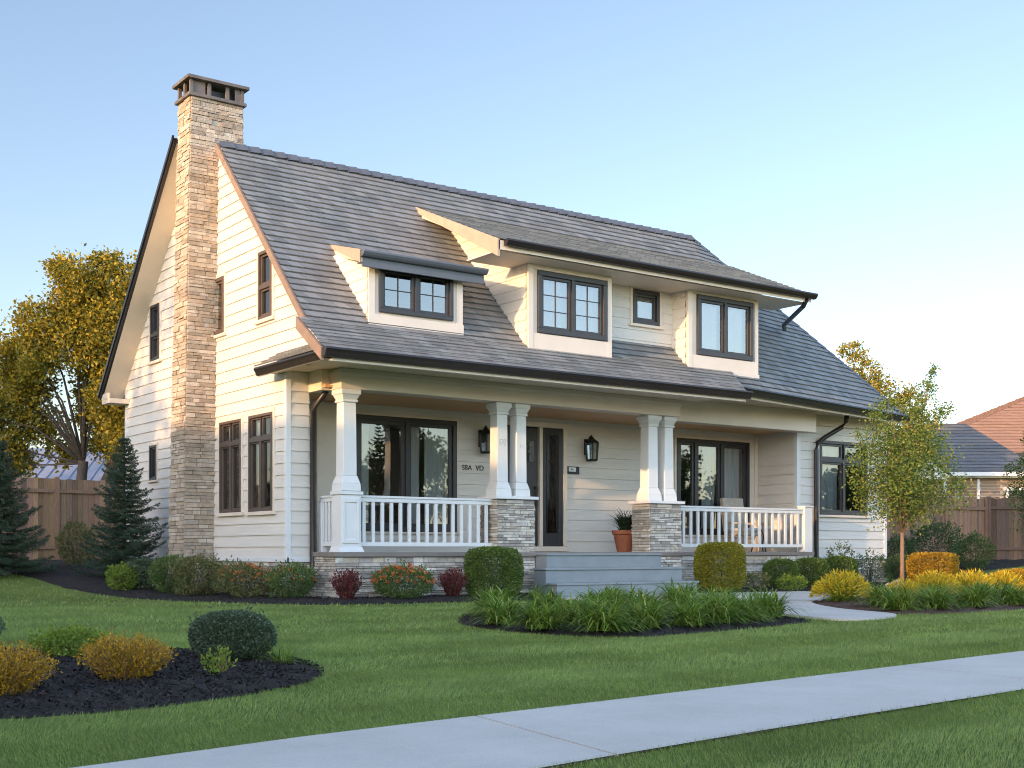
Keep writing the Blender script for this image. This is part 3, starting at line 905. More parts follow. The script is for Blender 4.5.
def stone_face(m, o, ud, nd, ul, z0, z1, rng, hmin=0.03, hmax=0.07, lmin=0.08, lmax=0.42, pal=STONES, dark=1.0):
    """a face laid with individual stones: origin o, direction ud, outward nd"""
    o = np.array(o, float); ud = np.array(ud, float); nd = np.array(nd, float)
    z = z0
    while z < z1 - 0.01:
        hh = min(rng.uniform(hmin, hmax), z1 - z)
        if z1 - z - hh < 0.035: hh = z1 - z
        u = 0.0
        while u < ul - 0.005:
            ll = min(rng.uniform(lmin, lmax), ul - u)
            if ul - u - ll < 0.08: ll = ul - u
            pr = rng.uniform(0.008, 0.034); g = 0.004
            c = pal[rng.integers(len(pal))] * rng.uniform(0.8, 1.12) * dark
            m.cur = tuple(c)
            u0, u1, a0, a1 = u + g, u + ll - g, z + g, z + hh - g
            j = rng.normal(0, 0.004, 4)
            def P(uu, zz, n): 
                q = o + ud * uu + nd * n; return (q[0], q[1], zz)
            f = [P(u0, a0, pr + j[0]), P(u1, a0, pr + j[1]), P(u1, a1, pr + j[2]), P(u0, a1, pr + j[3])]
            k = [P(u0, a0, -0.01), P(u1, a0, -0.01), P(u1, a1, -0.01), P(u0, a1, -0.01)]
            m.poly(f)
            for i in range(4):
                i2 = (i + 1) % 4; m.poly([k[i], k[i2], f[i2], f[i]])
            u += ll
        z += hh


def stone_box(x0, x1, y0, y1, z0, z1, rng, faces="LFR", **kw):
    m = MB(); core = MB(); core.box(x0 + 0.004, x1 - 0.004, y0 + 0.004, y1 - 0.004, z0, z1)
    if 'L' in faces: stone_face(m, (x0, y1, 0), (0, -1, 0), (-1, 0, 0), y1 - y0, z0, z1, rng, **kw)
    if 'F' in faces: stone_face(m, (x0, y0, 0), (1, 0, 0), (0, -1, 0), x1 - x0, z0, z1, rng, **kw)
    if 'R' in faces: stone_face(m, (x1, y0, 0), (0, 1, 0), (1, 0, 0), y1 - y0, z0, z1, rng, **kw)
    if 'B' in faces: stone_face(m, (x1, y1, 0), (-1, 0, 0), (0, 1, 0), x1 - x0, z0, z1, rng, **kw)
    return m, core


def stone_part(name, boxes, parent=None, taper=None, **kw):
    rng = np.random.default_rng(len(name) + 11)
    M_, C_ = MB(), MB(); C_.cur = (0.15, 0.13, 0.11)
    for (x0, x1, y0, y1, z0, z1, faces) in boxes:
        m, c = stone_box(x0, x1, y0, y1, z0, z1, rng, faces, **kw)
        for src in (m, c):
            off = len(M_.v); M_.v += src.v; M_.f += [tuple(i + off for i in f) for f in src.f]
            M_.c += src.c if src is m else [C_.cur] * len(src.v)
    if taper: M_.v = [taper(*p) for p in M_.v]
    return M_.build(name, M['stone'], parent or house, fix=True)


stone_part("stone_pier", [(4.50, 5.33, 0.0, 0.52, -0.1, 1.79, "LFRB")])
stone_part("stone_pier", [(8.23, 9.06, 0.0, 0.52, -0.1, 1.79, "LFRB")])
for x0, x1 in ((4.50, 5.33), (8.23, 9.06)):
    m = MB(); m.box(x0 - 0.07, x1 + 0.07, -0.07, 0.59, 1.80, 1.857); m.build("pier_cap", M['white'], house, bevel=0.01)
stone_part("foundation", [(1.20, 4.50, 0.02, YF, -0.1, 0.745, "LF"), (5.33, 8.23, 0.06, 0.5, -0.1, 0.745, "F"), (9.06, 13.45, 0.42, YF, -0.1, 0.745, "F"),
                          (XG + 0.02, 1.19, YF + 0.02, YF + 0.3, -0.1, 0.655, "F"), (XG + 0.02, XG + 0.3, YF + 0.02, YB, -0.1, 0.655, "L"),
                          (13.46, XR, YF + 0.02, YF + 0.3, -0.1, 0.655, "F")])

# --- steps
for k, (zt, yf, x0, x1) in enumerate(((0.805, -0.36, 5.36, 8.20), (0.54, -0.72, 5.06, 8.42), (0.275, -1.10, 5.02, 8.46))):
    yb = (0.04, -0.36, -0.72)[k]
    m = MB(); m.box(x0, x1, yf, yb - 0.003 if k else 0.0, -0.05, zt - 0.04)
    m.box(x0 - 0.025, x1 + 0.025, yf - 0.03, yb - 0.003 if k else 0.0, zt - 0.04, zt)
    m.build("porch_step", M['step'], house, bevel=0.008)

# --- railings
def railing(p, q, n):
    p = Vector(p); q = Vector(q); d = (q - p); L = d.length; d.normalize(); nrm = Vector((-d.y, d.x, 0))
    def bar(u0, u1, hw, z0, z1):
        a = p + d * u0; b_ = p + d * u1
        pts = [a - nrm * hw, b_ - nrm * hw, b_ + nrm * hw, a + nrm * hw]
        return [(t.x, t.y) for t in pts], z0, z1
    m = MB()
    for hw, z0, z1 in ((0.045, 1.76, 1.80), (0.03, 1.69, 1.758), (0.03, 0.93, 1.0)):
        pr, a, c = bar(0, L, hw, z0, z1); m.prism(pr, 'z', a, c)
    r = m.build("railing", M['white'], house, bevel=0.006)
    for k in range(n):
        u = L * (k + 0.7) / (n + 0.4)
        m = MB(); pr, a, c = bar(u - 0.03, u + 0.03, 0.02, 1.002, 1.688); m.prism(pr, 'z', a, c)
        m.build("baluster", M['white'], r)


railing((1.70, 0.18, 0), (4.50, 0.18, 0), 15)
railing((1.38, 0.35, 0), (1.38, 0.86, 0), 4)
railing((9.06, 0.50, 0), (13.30, 0.50, 0), 20)
m = MB(); m.box(13.30, 13.56, 0.42, 0.62, FLOOR, 1.84); m.box(13.28, 13.58, 0.40, 0.64, 1.84, 1.87); m.build("railing_post", M['white'], house, bevel=0.006)
m = MB(); m.box(1.32, 1.44, 0.76, 0.87, FLOOR, 1.69); m.build("railing_post", M['white'], house, bevel=0.006)


# ------------------------------------------------------------------ roofs
def clip(poly, z, keep_above):
    out = []
    for i in range(len(poly)):
        a, b_ = poly[i], poly[(i + 1) % len(poly)]
        ia = (a[2] >= z) == keep_above or a[2] == z; ib = (b_[2] >= z) == keep_above or b_[2] == z
        if ia: out.append(a)
        if ia != ib:
            t = (z - a[2]) / (b_[2] - a[2]); out.append(tuple(a[k] + (b_[k] - a[k]) * t for k in range(3)))
    return out


def shingled(m, poly, z0=4.0, dz=0.125, lift=0.026):
    """courses of shingles over a planar polygon; each course's foot stands proud of the one below"""
    P = [np.array(p, float) for p in poly]
    n = np.zeros(3)
    for i in range(len(P)): n += np.cross(P[i], P[(i + 1) % len(P)])
    n /= np.linalg.norm(n)
    if n[2] < 0: n = -n; poly = poly[::-1]
    zs = [p[2] for p in poly]
    k = math.floor((min(zs) - z0) / dz)
    while z0 + k * dz < max(zs) - 1e-4:
        a, b_ = z0 + k * dz, z0 + (k + 1) * dz
        q = clip(clip(list(map(tuple, poly)), a, True), b_, False)
        if len(q) >= 3:
            r = [tuple(np.array(p) + n * (0.004 + lift * max(0, min(1, (b_ - p[2]) / dz)))) for p in q]
            m.poly(r)
            for i in range(len(q)):
                j = (i + 1) % len(q)
                if abs(q[i][2] - a) < 1e-4 and abs(q[j][2] - a) < 1e-4:
                    m.poly([q[i], q[j], r[j], r[i]])
        k += 1


RA = (12.4, 3.16, 8.34); RB = (10.3, -0.46, 4.55); RB2 = (10.3, -0.87, 4.12); RE = (16.95, 0.45, 4.12)
RIDGE_Y, RIDGE_Z = 4.813, 8.836
m = MB()
shingled(m, [(0.45, 3.16, 8.34), (0.45, -0.46, 4.55), (9.9, -0.46, 4.55), (9.75, -0.87, 4.12), RB2, RA])
shingled(m, [RA, RB2, RE])
m.poly([(9.62, -1.3, 3.98), (9.75, -0.87, 4.12), (10.0, -0.46, 4.56)])
shingled(m, [(0.70, 3.16, 8.34), RA, (12.4, RIDGE_Y, RIDGE_Z), (0.70, RIDGE_Y, RIDGE_Z)])
shingled(m, [(0.28, RIDGE_Y, RIDGE_Z), (12.4, RIDGE_Y, RIDGE_Z), (17.0, 9.28, 4.33), (0.28, 9.28, 4.33)])
shingled(m, [RA, RE, (17.0, 9.28, 4.33)]); shingled(m, [RA, (17.0, 9.28, 4.33), (12.4, RIDGE_Y, RIDGE_Z)])
shingled(m, [(0.30, -1.3, 3.99), (9.62, -1.3, 3.99), (10.0, -0.44, 4.59), (0.30, -0.44, 4.59)], dz=0.075, lift=0.018)
# the little return of the eave round the corner
shingled(m, [(0.32, -0.9, 4.0), (0.32, 1.28, 4.0), (0.72, 1.22, 4.24), (0.72, -0.9, 4.24)], dz=0.075, lift=0.018)
roof = m.build("roof", M['roof'], house, fix=False)
# ridge caps
m = MB()
n = 46
for k in range(n):
    x0 = 0.46 + (12.4 - 0.46) * k / n; x1 = 0.46 + (12.4 - 0.46) * (k + 1) / n + 0.03
    t0, t1 = 0.035, 0.06
    m.poly([(x0, 3.02, 8.21 + t0), (x1, 3.02, 8.21 + t1), (x1, 3.17, 8.36 + t1), (x0, 3.17, 8.36 + t0)])
    m.poly([(x0, 3.17, 8.36 + t0), (x1, 3.17, 8.36 + t1), (x1, 3.36, 8.41 + t1), (x0, 3.36, 8.41 + t0)])
    m.poly([(x1, 3.02, 8.21), (x1, 3.02, 8.21 + t1), (x1, 3.17, 8.36 + t1), (x1, 3.17, 8.36)])
# hip caps
A, E_ = np.array(RA), np.array(RE)
for k in range(24):
    p = A + (E_ - A) * k / 24; q = A + (E_ - A) * (k + 1.15) / 24
    m.poly([tuple(p + (-0.10, -0.02, 0.02)), tuple(q + (-0.10, -0.02, 0.045)), tuple(q + (0.02, 0.02, 0.085)), tuple(p + (0.02, 0.02, 0.06))])
    m.poly([tuple(p + (0.02, 0.02, 0.06)), tuple(q + (0.02, 0.02, 0.085)), tuple(q + (0.10, 0.16, 0.04)), tuple(p + (0.10, 0.16, 0.02))])
m.build("ridge_cap", M['ridge'], roof, fix=False)


def board(m, p, q, drop, thick, off=0.0):
    """a fascia board: top edge p->q, hanging drop below, thick along x"""
    for s in (0,):
        a = [(p[0] - thick, p[1], p[2] - off), (q[0] - thick, q[1], q[2] - off), (q[0] - thick, q[1], q[2] - off - drop), (p[0] - thick, p[1], p[2] - off - drop)]
        c = [(x + thick, y, z) for x, y, z in a]
        m.poly(a); m.poly(c[::-1])
        for i in range(4):
            j = (i + 1) % 4; m.poly([a[i], c[i], c[j], a[j]])


m = MB()
board(m, (0.46, 3.16, 8.34), (0.46, -0.46, 4.55), 0.17, 0.05)
board(m, (0.31, -0.42, 4.60), (0.31, -1.28, 4.0), 0.20, 0.05)
m.build("rake_board", M['rake'], house)
m = MB()
board(m, (0.29, RIDGE_Y, RIDGE_Z), (0.29, 9.28, 4.33), 0.13, 0.05)
board(m, (0.25, RIDGE_Y, RIDGE_Z + 0.05), (0.25, 9.32, 4.34), 0.10, 0.04)
m.build("back_rake_board", M['bronze'], house)
m = MB()
d = 0.10
m.poly([(0.29, RIDGE_Y, RIDGE_Z - d), (XG, RIDGE_Y, RIDGE_Z - d), (XG, 9.2, 4.33 - d), (0.29, 9.2, 4.33 - d)])
m.poly([(0.46, 3.16, 8.34 - d), (XG, 3.16, 8.34 - d), (XG, -0.46, 4.55 - d), (0.46, -0.46, 4.55 - d)])
m.box(0.29, XG - 0.02, 8.75, 9.26, 4.10, 4.20); m.box(0.28, 0.30, 8.75, 9.26, 4.20, 4.32)
m.build("rake_soffit", M['soffit'], house, fix=False)

# gutters: K profile
def gutter(m, x0, x1, y, zt, w=0.13, h=0.15):
    m.prism([(y + w, zt), (y, zt), (y - 0.01, zt - 0.03), (y + 0.015, zt - 0.07), (y + 0.05, zt - h), (y + w, zt - h)], 'x', x0, x1)


m = MB()
gutter(m, 0.28, 9.66, -1.42, 4.0)
m.prism([(0.44, 3.985), (0.31, 3.985), (0.30, 3.95), (0.325, 3.915), (0.36, 3.84), (0.44, 3.84)], 'y', -1.27, 1.29)
gd = Vector((RE[0] - 9.75, RE[1] + 0.98, 0)); gl_ = gd.length; gd.normalize(); gn = Vector((gd.y, -gd.x, 0))
g0 = Vector((9.75, -0.98, 4.13))
prof = [(0.0, 0.0), (0.14, 0.0), (0.15, -0.03), (0.125, -0.07), (0.09, -0.15), (0.0, -0.15)]
ring = [[g0 + gd * t_ + gn * a_ + Vector((0, 0, c_)) for a_, c_ in prof] for t_ in (0.0, gl_ + 0.04)]
m.poly(ring[0]); m.poly(ring[1][::-1])
for k in range(6): m.poly([ring[0][k], ring[0][(k + 1) % 6], ring[1][(k + 1) % 6], ring[1][k]])
m.build("gutter", M['bronze'], house, bevel=0.008)
m = MB()
m.box(0.44, 9.6, -1.29, -1.25, 3.80, 3.93); m.box(0.38, 0.42, -1.25, 1.27, 3.835, 3.875); m.poly([g0 + Vector((0, 0.02, -0.03)), g0 + gd * gl_ + Vector((0, 0.02, -0.03)), g0 + gd * gl_ + Vector((0, 0.02, -0.2)), g0 + Vector((0, 0.02, -0.2))])
m.box(0.42, 9.58, -1.2495, -1.20, 3.80, 3.92)
m.build("fascia", M['trim'], house, bevel=0.006)

# downspouts
m = MB()
m.tube([(14.75, 0.42, 4.0), (14.75, 0.44, 3.86), (14.7, 0.52, 3.74), (14.35, 0.72, 3.50), (14.17, 0.80, 3.36), (14.16, 0.82, 3.2), (14.16, 0.82, 0.5), (14.18, 0.70, 0.3), (14.2, 0.55, 0.2)], 0.055, 10)
m.build("downspout", M['bronze'], house, smooth=True)
m = MB()
m.tube([(1.34, 0.60, 3.60), (1.30, 0.64, 3.52), (1.20, 0.76, 3.36), (1.18, 0.80, 3.22), (1.18, 0.80, 0.9), (1.17, 0.79, 0.5), (1.17, 0.72, 0.3)], 0.05, 10)
m.build("downspout", M['bronze'], house, smooth=True)

# --- chimney
ch = stone_part("chimney", [(0.13, 1.33, 4.07, 4.80, -0.1, 9.33, "LFRB")], hmin=0.045, hmax=0.095, lmin=0.12, lmax=0.42, taper=lambda x, y, z: (x + z / 9.46 * (0.05 - 0.18 * max(0.0, x - 0.13) / 1.2), 4.07 - 0.30 * z / 9.46 + (y - 4.07) * (1 - 0.18 * z / 9.46), z),
                pal=np.array([(0.39, 0.31, 0.23), (0.46, 0.38, 0.30), (0.34, 0.28, 0.22), (0.42, 0.36, 0.29), (0.50, 0.43, 0.35), (0.42, 0.33, 0.25)]))
m = MB()
m.box(0.11, 1.26, 3.70, 4.44, 9.33, 9.39); m.box(0.08, 1.30, 3.66, 4.48, 9.64, 9.70)
for x in (0.15, 0.50, 0.86, 1.16):
    for y in (3.75, 4.33): m.box(x, x + 0.07, y, y + 0.05, 9.39, 9.64)
for y in (4.03,):
    for x in (0.15, 1.16): m.box(x, x + 0.05, y, y + 0.06, 9.39, 9.64)
m.box(0.222, 0.46, 3.77, 3.79, 9.39, 9.64); m.box(1.05, 1.158, 3.77, 3.79, 9.39, 9.64)
m.build("chimney_cap", paint("weathered metal cap", (0.125, 0.105, 0.095), 0.55, 0.3, 5), ch, bevel=0.006)
m = MB(); m.box(0.28, 1.1, 3.9, 4.25, 9.28, 9.56); m.build("flue", M['iron'], ch)

# ------------------------------------------------------------------ dormers
def flat_wall(m, x0, x1, y, z0, z1, hole):
    u0, u1, h0, h1 = hole
    for (a, b_, c, e) in ((x0, u0, z0, z1), (u1, x1, z0, z1), (u0, u1, z0, h0), (u0, u1, h1, z1)):
        m.box(a, b_, y, y + 0.06, c, e)


DY = -0.55
dorm = MB()
hA = window('F', DY, 4.99, 6.61, 4.80, 5.93, (1, 1), None, (1, 2), [(5.12, 5.75, 'white'), (5.85, 6.5, 'white')], 0.0, 'glass_up', sill=False, ft=0.09)
hB = window('F', DY, 8.97, 10.56, 4.77, 5.97, (1, 1), None, (0, 0), [(9.08, 9.7, 'white'), (9.85, 10.45, 'white')], 0.0, 'glass_up', sill=False, ft=0.09)
hC = window('F', -0.1, 7.67, 8.36, 5.32, 6.0, (1,), None, (0, 0), [(7.9, 8.28, 'white')], 0.07, 'glass_up', ft=0.08)
flat_wall(dorm, 4.79, 6.72, DY, 4.42, 6.12, hA)
# raised trim round the windows
big = None
for (x0, x1, hh) in ((4.79, 6.72, hA), (8.74, 10.70, hB)):
    if big:
        dorm = MB(); flat_wall(dorm, x0, x1, DY, 4.42, 6.12, hh)
    dorm.box(x0 - 0.02, x0 + 0.10, DY - 0.03, DY - 0.002, 4.42, 6.10); dorm.box(x1 - 0.08, x1 + 0.02, DY - 0.03, DY - 0.002, 4.42, 6.10)
    dorm.box(x0 + 0.102, x1 - 0.082, DY - 0.026, DY - 0.002, 4.48, hh[2] - 0.03); dorm.box(x0 + 0.102, x1 - 0.082, DY - 0.026, DY - 0.002, hh[3] + 0.03, 6.10)
    dorm.box(x0 - 0.03, x1 + 0.03, DY - 0.05, DY - 0.031, 4.42, 4.50)
    if big: dorm.build("bay_front", M['trim'], big, bevel=0.005)
    else: big = dorm.build("dormer", M['trim'], house, bevel=0.005)
m = MB()
clad(m, -0.1, 'F', 4.6, 6.2, const(6.72), const(8.74), [hC], 0.2, 0.015)


def cheek_hi(z0):
    return lambda z: (z - 5.03) / MS + 0.3


m.build("dormer_siding", M['siding'], big, fix=False); m = MB()
clad(m, 4.79, 'G', 4.42, 7.1, lambda z: DY + 0.06 if z < 6.35 else (z - 6.12 - 0.43) / 0.395, cheek_hi(0), (), 0.2, 0.015)
m.build("dormer_siding", M['siding'], big, fix=False); m = MB()
clad(m, 10.70, 'G', 4.42, 7.1, lambda z: DY + 0.06 if z < 6.35 else (z - 6.12 - 0.43) / 0.395, cheek_hi(0), (), 0.2, -0.015)
m.build("dormer_siding", M['siding'], big, fix=False); m = MB()
clad(m, 8.74, 'G', 4.5, 6.2, const(DY + 0.06), const(-0.1), (), 0.2, 0.015)
m.build("dormer_siding", M['siding'], big, fix=False); m = MB()
clad(m, 6.72, 'G', 4.5, 6.2, const(DY + 0.06), const(-0.1), (), 0.2, -0.015)
m.build("dormer_siding", M['siding'], big, fix=False)
m = MB()
UL = (4.30, 2.46, 7.61); LL = (3.77, -1.10, 6.20); UR = (13.0, 2.46, 7.61); LR = (11.77, -1.10, 6.20)
shingled(m, [UL, LL, LR, UR], dz=0.095, lift=0.022)
m.build("dormer_roof", M['roof'], big, fix=False)
m = MB()
def slab(m, a, b_, c, d_, th):
    top = [a, b_, c, d_]; bot = [(x, y, z - th) for x, y, z in top]
    m.poly(bot)
    for i in range(4):
        j = (i + 1) % 4; m.poly([top[i], top[j], bot[j], bot[i]])
slab(m, UL, (LL[0], LL[1] + 0.02, LL[2]), (LR[0], LR[1] + 0.02, LR[2]), UR, 0.16)
m.box(3.80, 11.72, -1.0, -0.04, 6.03, 6.05)
m.build("dormer_eave", M['trim'], big, fix=False)
# thick bargeboard at the left end
m = MB()
for (p, q) in (((3.74, -1.08, 6.22), (4.27, 2.5, 7.64)),):
    m.poly([p, q, (q[0], q[1], q[2] - 0.1), (p[0], p[1], p[2] - 0.30)]); 
    p2, q2 = (p[0] + 0.05, p[1], p[2]), (q[0] + 0.05, q[1], q[2]); m.poly([p2, (p2[0], p2[1], p2[2] - 0.30), (q2[0], q2[1], q2[2] - 0.1), q2]); m.poly([p, (p[0], p[1], p[2] - 0.3), (p2[0], p2[1], p2[2] - 0.3), p2])
    m.poly([(p[0], p[1], p[2] - 0.3), (q[0], q[1], q[2] - 0.1), (q2[0], q2[1], q2[2] - 0.1), (p2[0], p2[1], p2[2] - 0.3)]); m.poly([p, p2, q2, q])
m.build("bargeboard", M['barge'], big, fix=False)
m = MB(); gutter(m, 3.86, 11.82, -1.22, 6.215, 0.12, 0.11)
m.tube([(11.6, -1.1, 6.08), (11.68, -0.95, 5.98), (13.2, 0.95, 6.02), (13.5, 1.2, 5.98)], 0.05, 8)
m.build("dormer_gutter", M['bronze'], big)

sm = MB()
hS = window('F', -0.36, 1.81, 3.28, 4.85, 5.65, (1, 1), None, (1, 1), None, 0.0, 'glass_up', sill=False, ft=0.07)
flat_wall(sm, 1.63, 3.47, -0.36, 4.62, 5.75, hS)
sm.box(1.61, 1.73, -0.385, -0.362, 4.70, 5.72); sm.box(3.36, 3.49, -0.385, -0.362, 4.70, 5.72); sm.box(1.60, 3.50, -0.40, -0.363, 4.62, 4.80)
small = sm.build("dormer", M['trim'], house, bevel=0.005)
m = MB()
clad(m, 1.63, 'G', 4.62, 6.0, lambda z: -0.30 if z < 5.8 else (z - 5.8) / 0.275 - 0.1, lambda z: (z - 5.03) / MS + 0.25, (), 0.2, 0.012)
m.build("dormer_siding", M['siding'], small, fix=False); m = MB()
clad(m, 3.47, 'G', 4.62, 6.0, lambda z: -0.30 if z < 5.8 else (z - 5.8) / 0.275 - 0.1, lambda z: (z - 5.03) / MS + 0.25, (), 0.2, -0.012)
m.build("dormer_siding", M['siding'], small, fix=False)
m = MB()
a, b_, c, d_ = (1.75, 1.2, 6.255), (1.36, -0.6, 5.76), (3.78, -0.6, 5.76), (3.95, 1.2, 6.255)
shingled(m, [a, b_, c, d_], dz=0.07, lift=0.02)
m.build("dormer_roof", M['roof'], small, fix=False)
m = MB()
slab(m, a, (1.36, -0.58, 5.76), (3.78, -0.58, 5.76), d_, 0.17)
p, q = (1.33, -0.60, 5.79), (1.72, 1.22, 6.28)
m.build("dormer_eave", M['trim'], small, fix=False)
m = MB()
m.poly([p, q, (q[0], q[1], q[2] - 0.06), (p[0], p[1], p[2] - 0.22)])
m.build("bargeboard", M['barge'], small, fix=False)
m = MB(); gutter(m, 1.34, 3.82, -0.70, 5.775, 0.11, 0.10); m.box(1.38, 3.80, -0.585, -0.55, 5.52, 5.68); m.box(1.40, 3.74, -0.55, -0.365, 5.60, 5.62)
m.build("dormer_gutter", paint("blue grey fascia", (0.10, 0.115, 0.14), 0.5, 0.1, 4), small, bevel=0.006)

# inside: floors so the rooms are not one hollow
m = MB(); m.box(0.95, 16.6, YR + 0.3, 8.85, 0.72, 0.80); m.box(0.95, 16.6, YR + 0.3, 8.85, 3.95, 4.05); m.box(5.2, 5.3, YR + 0.3, 8.8, 0.8, 3.95); m.box(9.3, 9.4, YR + 0.3, 8.8, 0.8, 3.95)
m.build("inner_floor", M['floor'], house)

# number plates on the columns
def text(body, size, loc, mat, parent, name, rot=(math.radians(90), 0, 0), ext=0.004):
    cu = bpy.data.curves.new(name, 'FONT'); cu.body = body; cu.size = size; cu.extrude = ext; cu.align_x = 'CENTER'; cu.align_y = 'CENTER'
    tmp = bpy.data.objects.new(name, cu)
    me = bpy.data.meshes.new_from_object(tmp)
    bpy.data.objects.remove(tmp); bpy.data.curves.remove(cu)
    me.name = name; me.materials.clear(); me.materials.append(mat)
    o = bpy.data.objects.new(name, me); COL.objects.link(o)
    o.rotation_euler = rot; o.parent = parent
    o.location = Vector(loc) - ORG[parent.name]
    return o


grey_ink = paint("faint grey mark", (0.42, 0.45, 0.48), 0.6, 0.05)
text("[3]", 0.13, (4.70, 0.12, 2.86), grey_ink, cA, "number_mark", ext=0.002)
text("1-:", 0.12, (5.14, 0.124, 2.80), grey_ink, cB, "number_mark", ext=0.002)

# ------------------------------------------------------------------ things on the porch
def lantern(x, z, label):
    root = empty("wall_lantern", (x, YR, z), label, "lantern", "black wall lanterns beside the front door")
    y = YR - 0.16
    m = MB()
    m.box(x - 0.06, x + 0.06, YR - 0.055, YR - 0.018, z - 0.12, z + 0.16)
    m.tube([(x, YR - 0.05, z + 0.12), (x, YR - 0.12, z + 0.2), (x, y, z + 0.22), (x, y, z + 0.17)], 0.014, 8)
    m.lathe([(0.0, z + 0.20), (0.03, z + 0.19), (0.05, z + 0.155), (0.125, z + 0.105), (0.135, z + 0.085), (0.0, z + 0.085)], x, y, 6)
    m.lathe([(0.0, z - 0.23), (0.10, z - 0.23), (0.115, z - 0.20), (0.0, z - 0.195)], x, y, 6)
    for k in range(6):
        a = k * math.pi / 3
        m.tube([(x + 0.122 * math.cos(a), y + 0.122 * math.sin(a), z + 0.09), (x + 0.10 * math.cos(a), y + 0.10 * math.sin(a), z - 0.21)], 0.012, 5)
    m.build("frame", M['iron'], root)
    m = MB(); m.lathe([(0.115, z + 0.088), (0.094, z - 0.2)], x, y, 6); m.build("glass", M['glass_lantern'], root)
    m = MB(); m.lathe([(0.022, z - 0.19), (0.022, z - 0.05), (0.0, z - 0.03)], x, y, 10); m.build("candle", M['trim'], root, smooth=True)
    for ch in root.children: ch.location = (0, 0, 0)
    root.scale = (1.22, 1.22, 1.22)
    return root


lantern(5.61, 3.08, "black six-sided lantern on the wall between the left picture window and the front door")
lantern(8.34, 3.04, "black six-sided lantern on the wall right of the front door and sidelight")

sg = empty("house_sign", (5.4, YR, 2.5), "small dark lettering S8A VD on the siding below the left lantern", "sign")
for body, x in (("S8A", 5.26), ("VD", 5.57)):
    text(body, 0.15, (x, YR - 0.022, 2.51), paint("dark letters", (0.09, 0.08, 0.08), 0.5), sg, "lettering", ext=0.006)
mbx = empty("number_plate", (7.95, YR, 2.55), "little dark framed number plate between front door sidelight and right lantern", "sign")
m = MB(); m.box(7.80, 8.12, YR - 0.05, YR - 0.018, 2.48, 2.64); m.build("plate", M['iron'], mbx, bevel=0.006)
m = MB(); m.box(7.83, 8.02, YR - 0.056, YR - 0.048, 2.53, 2.62); m.build("panel", M['white'], mbx)
text("A-", 0.09, (7.92, YR - 0.057, 2.575), M['iron'], mbx, "lettering", ext=0.002)


def leaf_quads(c, d, s, L, Wd):
    """diamond leaves"""
    L = np.asarray(L).reshape(-1, 1); Wd = np.asarray(Wd).reshape(-1, 1)
    m_ = c + d * L * 0.5
    V = np.stack([c, m_ + s * Wd / 2, c + d * L, m_ - s * Wd / 2], 1).reshape(-1, 3)
    return V, np.arange(len(V)).reshape(-1, 4)


def unit(v): return v / np.maximum(1e-9, np.linalg.norm(v, axis=1, keepdims=True))


def blades(base, az, L, lean, width, rng, seg=4, droop=1.0):
    """arching strap leaves: base (n,3), az angle, L length, lean start angle from vertical"""
    n = len(base)
    V = np.zeros((n, seg + 1, 2, 3)); pos = base.copy(); ang = lean.copy()
    side = np.stack([-np.sin(az), np.cos(az), np.zeros(n)], 1)
    for k in range(seg + 1):
        wk = width * (1 - (k / seg) ** 1.6) + 0.0008
        V[:, k, 0] = pos - side * wk[:, None] / 2; V[:, k, 1] = pos + side * wk[:, None] / 2
        st = L / seg
        pos = pos + np.stack([np.cos(az) * np.sin(ang), np.sin(az) * np.sin(ang), np.cos(ang)], 1) * st[:, None]
        ang = ang + droop * rng.uniform(0.7, 1.3, n) / seg
    V = V.reshape(-1, 3)
    F = []
    idx = np.arange(n) * (seg + 1) * 2
    for k in range(seg):
        F.append(np.stack([idx + 2 * k, idx + 2 * k + 1, idx + 2 * k + 3, idx + 2 * k + 2], 1))
    return V, np.concatenate(F)


pot = empty("potted_plant", (8.62, 1.2, FLOOR), "spiky green plant in a terracotta pot behind the right stone pier", "potted plant")
m = MB(); x, y, z = 8.62, 1.2, FLOOR
m.lathe([(0.0, z), (0.17, z), (0.245, z + 0.36), (0.275, z + 0.37), (0.285, z + 0.45), (0.25, z + 0.45), (0.24, z + 0.40)], x, y, 28); m.build("pot", M['terracotta'], pot, smooth=False)
m = MB(); m.lathe([(0.0, z + 0.41), (0.25, z + 0.41)], x, y, 20); m.build("soil", M['soil'], pot)
rng = np.random.default_rng(3)
n = 150; az = rng.uniform(0, 6.283, n)
base = np.stack([x + rng.normal(0, 0.05, n), y + rng.normal(0, 0.05, n), np.full(n, z + 0.41)], 1)
V, F = blades(base, az, rng.uniform(0.4, 0.72, n), rng.uniform(0.1, 0.9, n), np.full(n, 0.035), rng, 5, 1.2)
np_mesh("leaves", V, F, foliage("cordyline leaves", [(0.025, 0.06, 0.03), (0.04, 0.085, 0.04), (0.07, 0.10, 0.05), (0.12, 0.06, 0.04)], 0.2), pot)

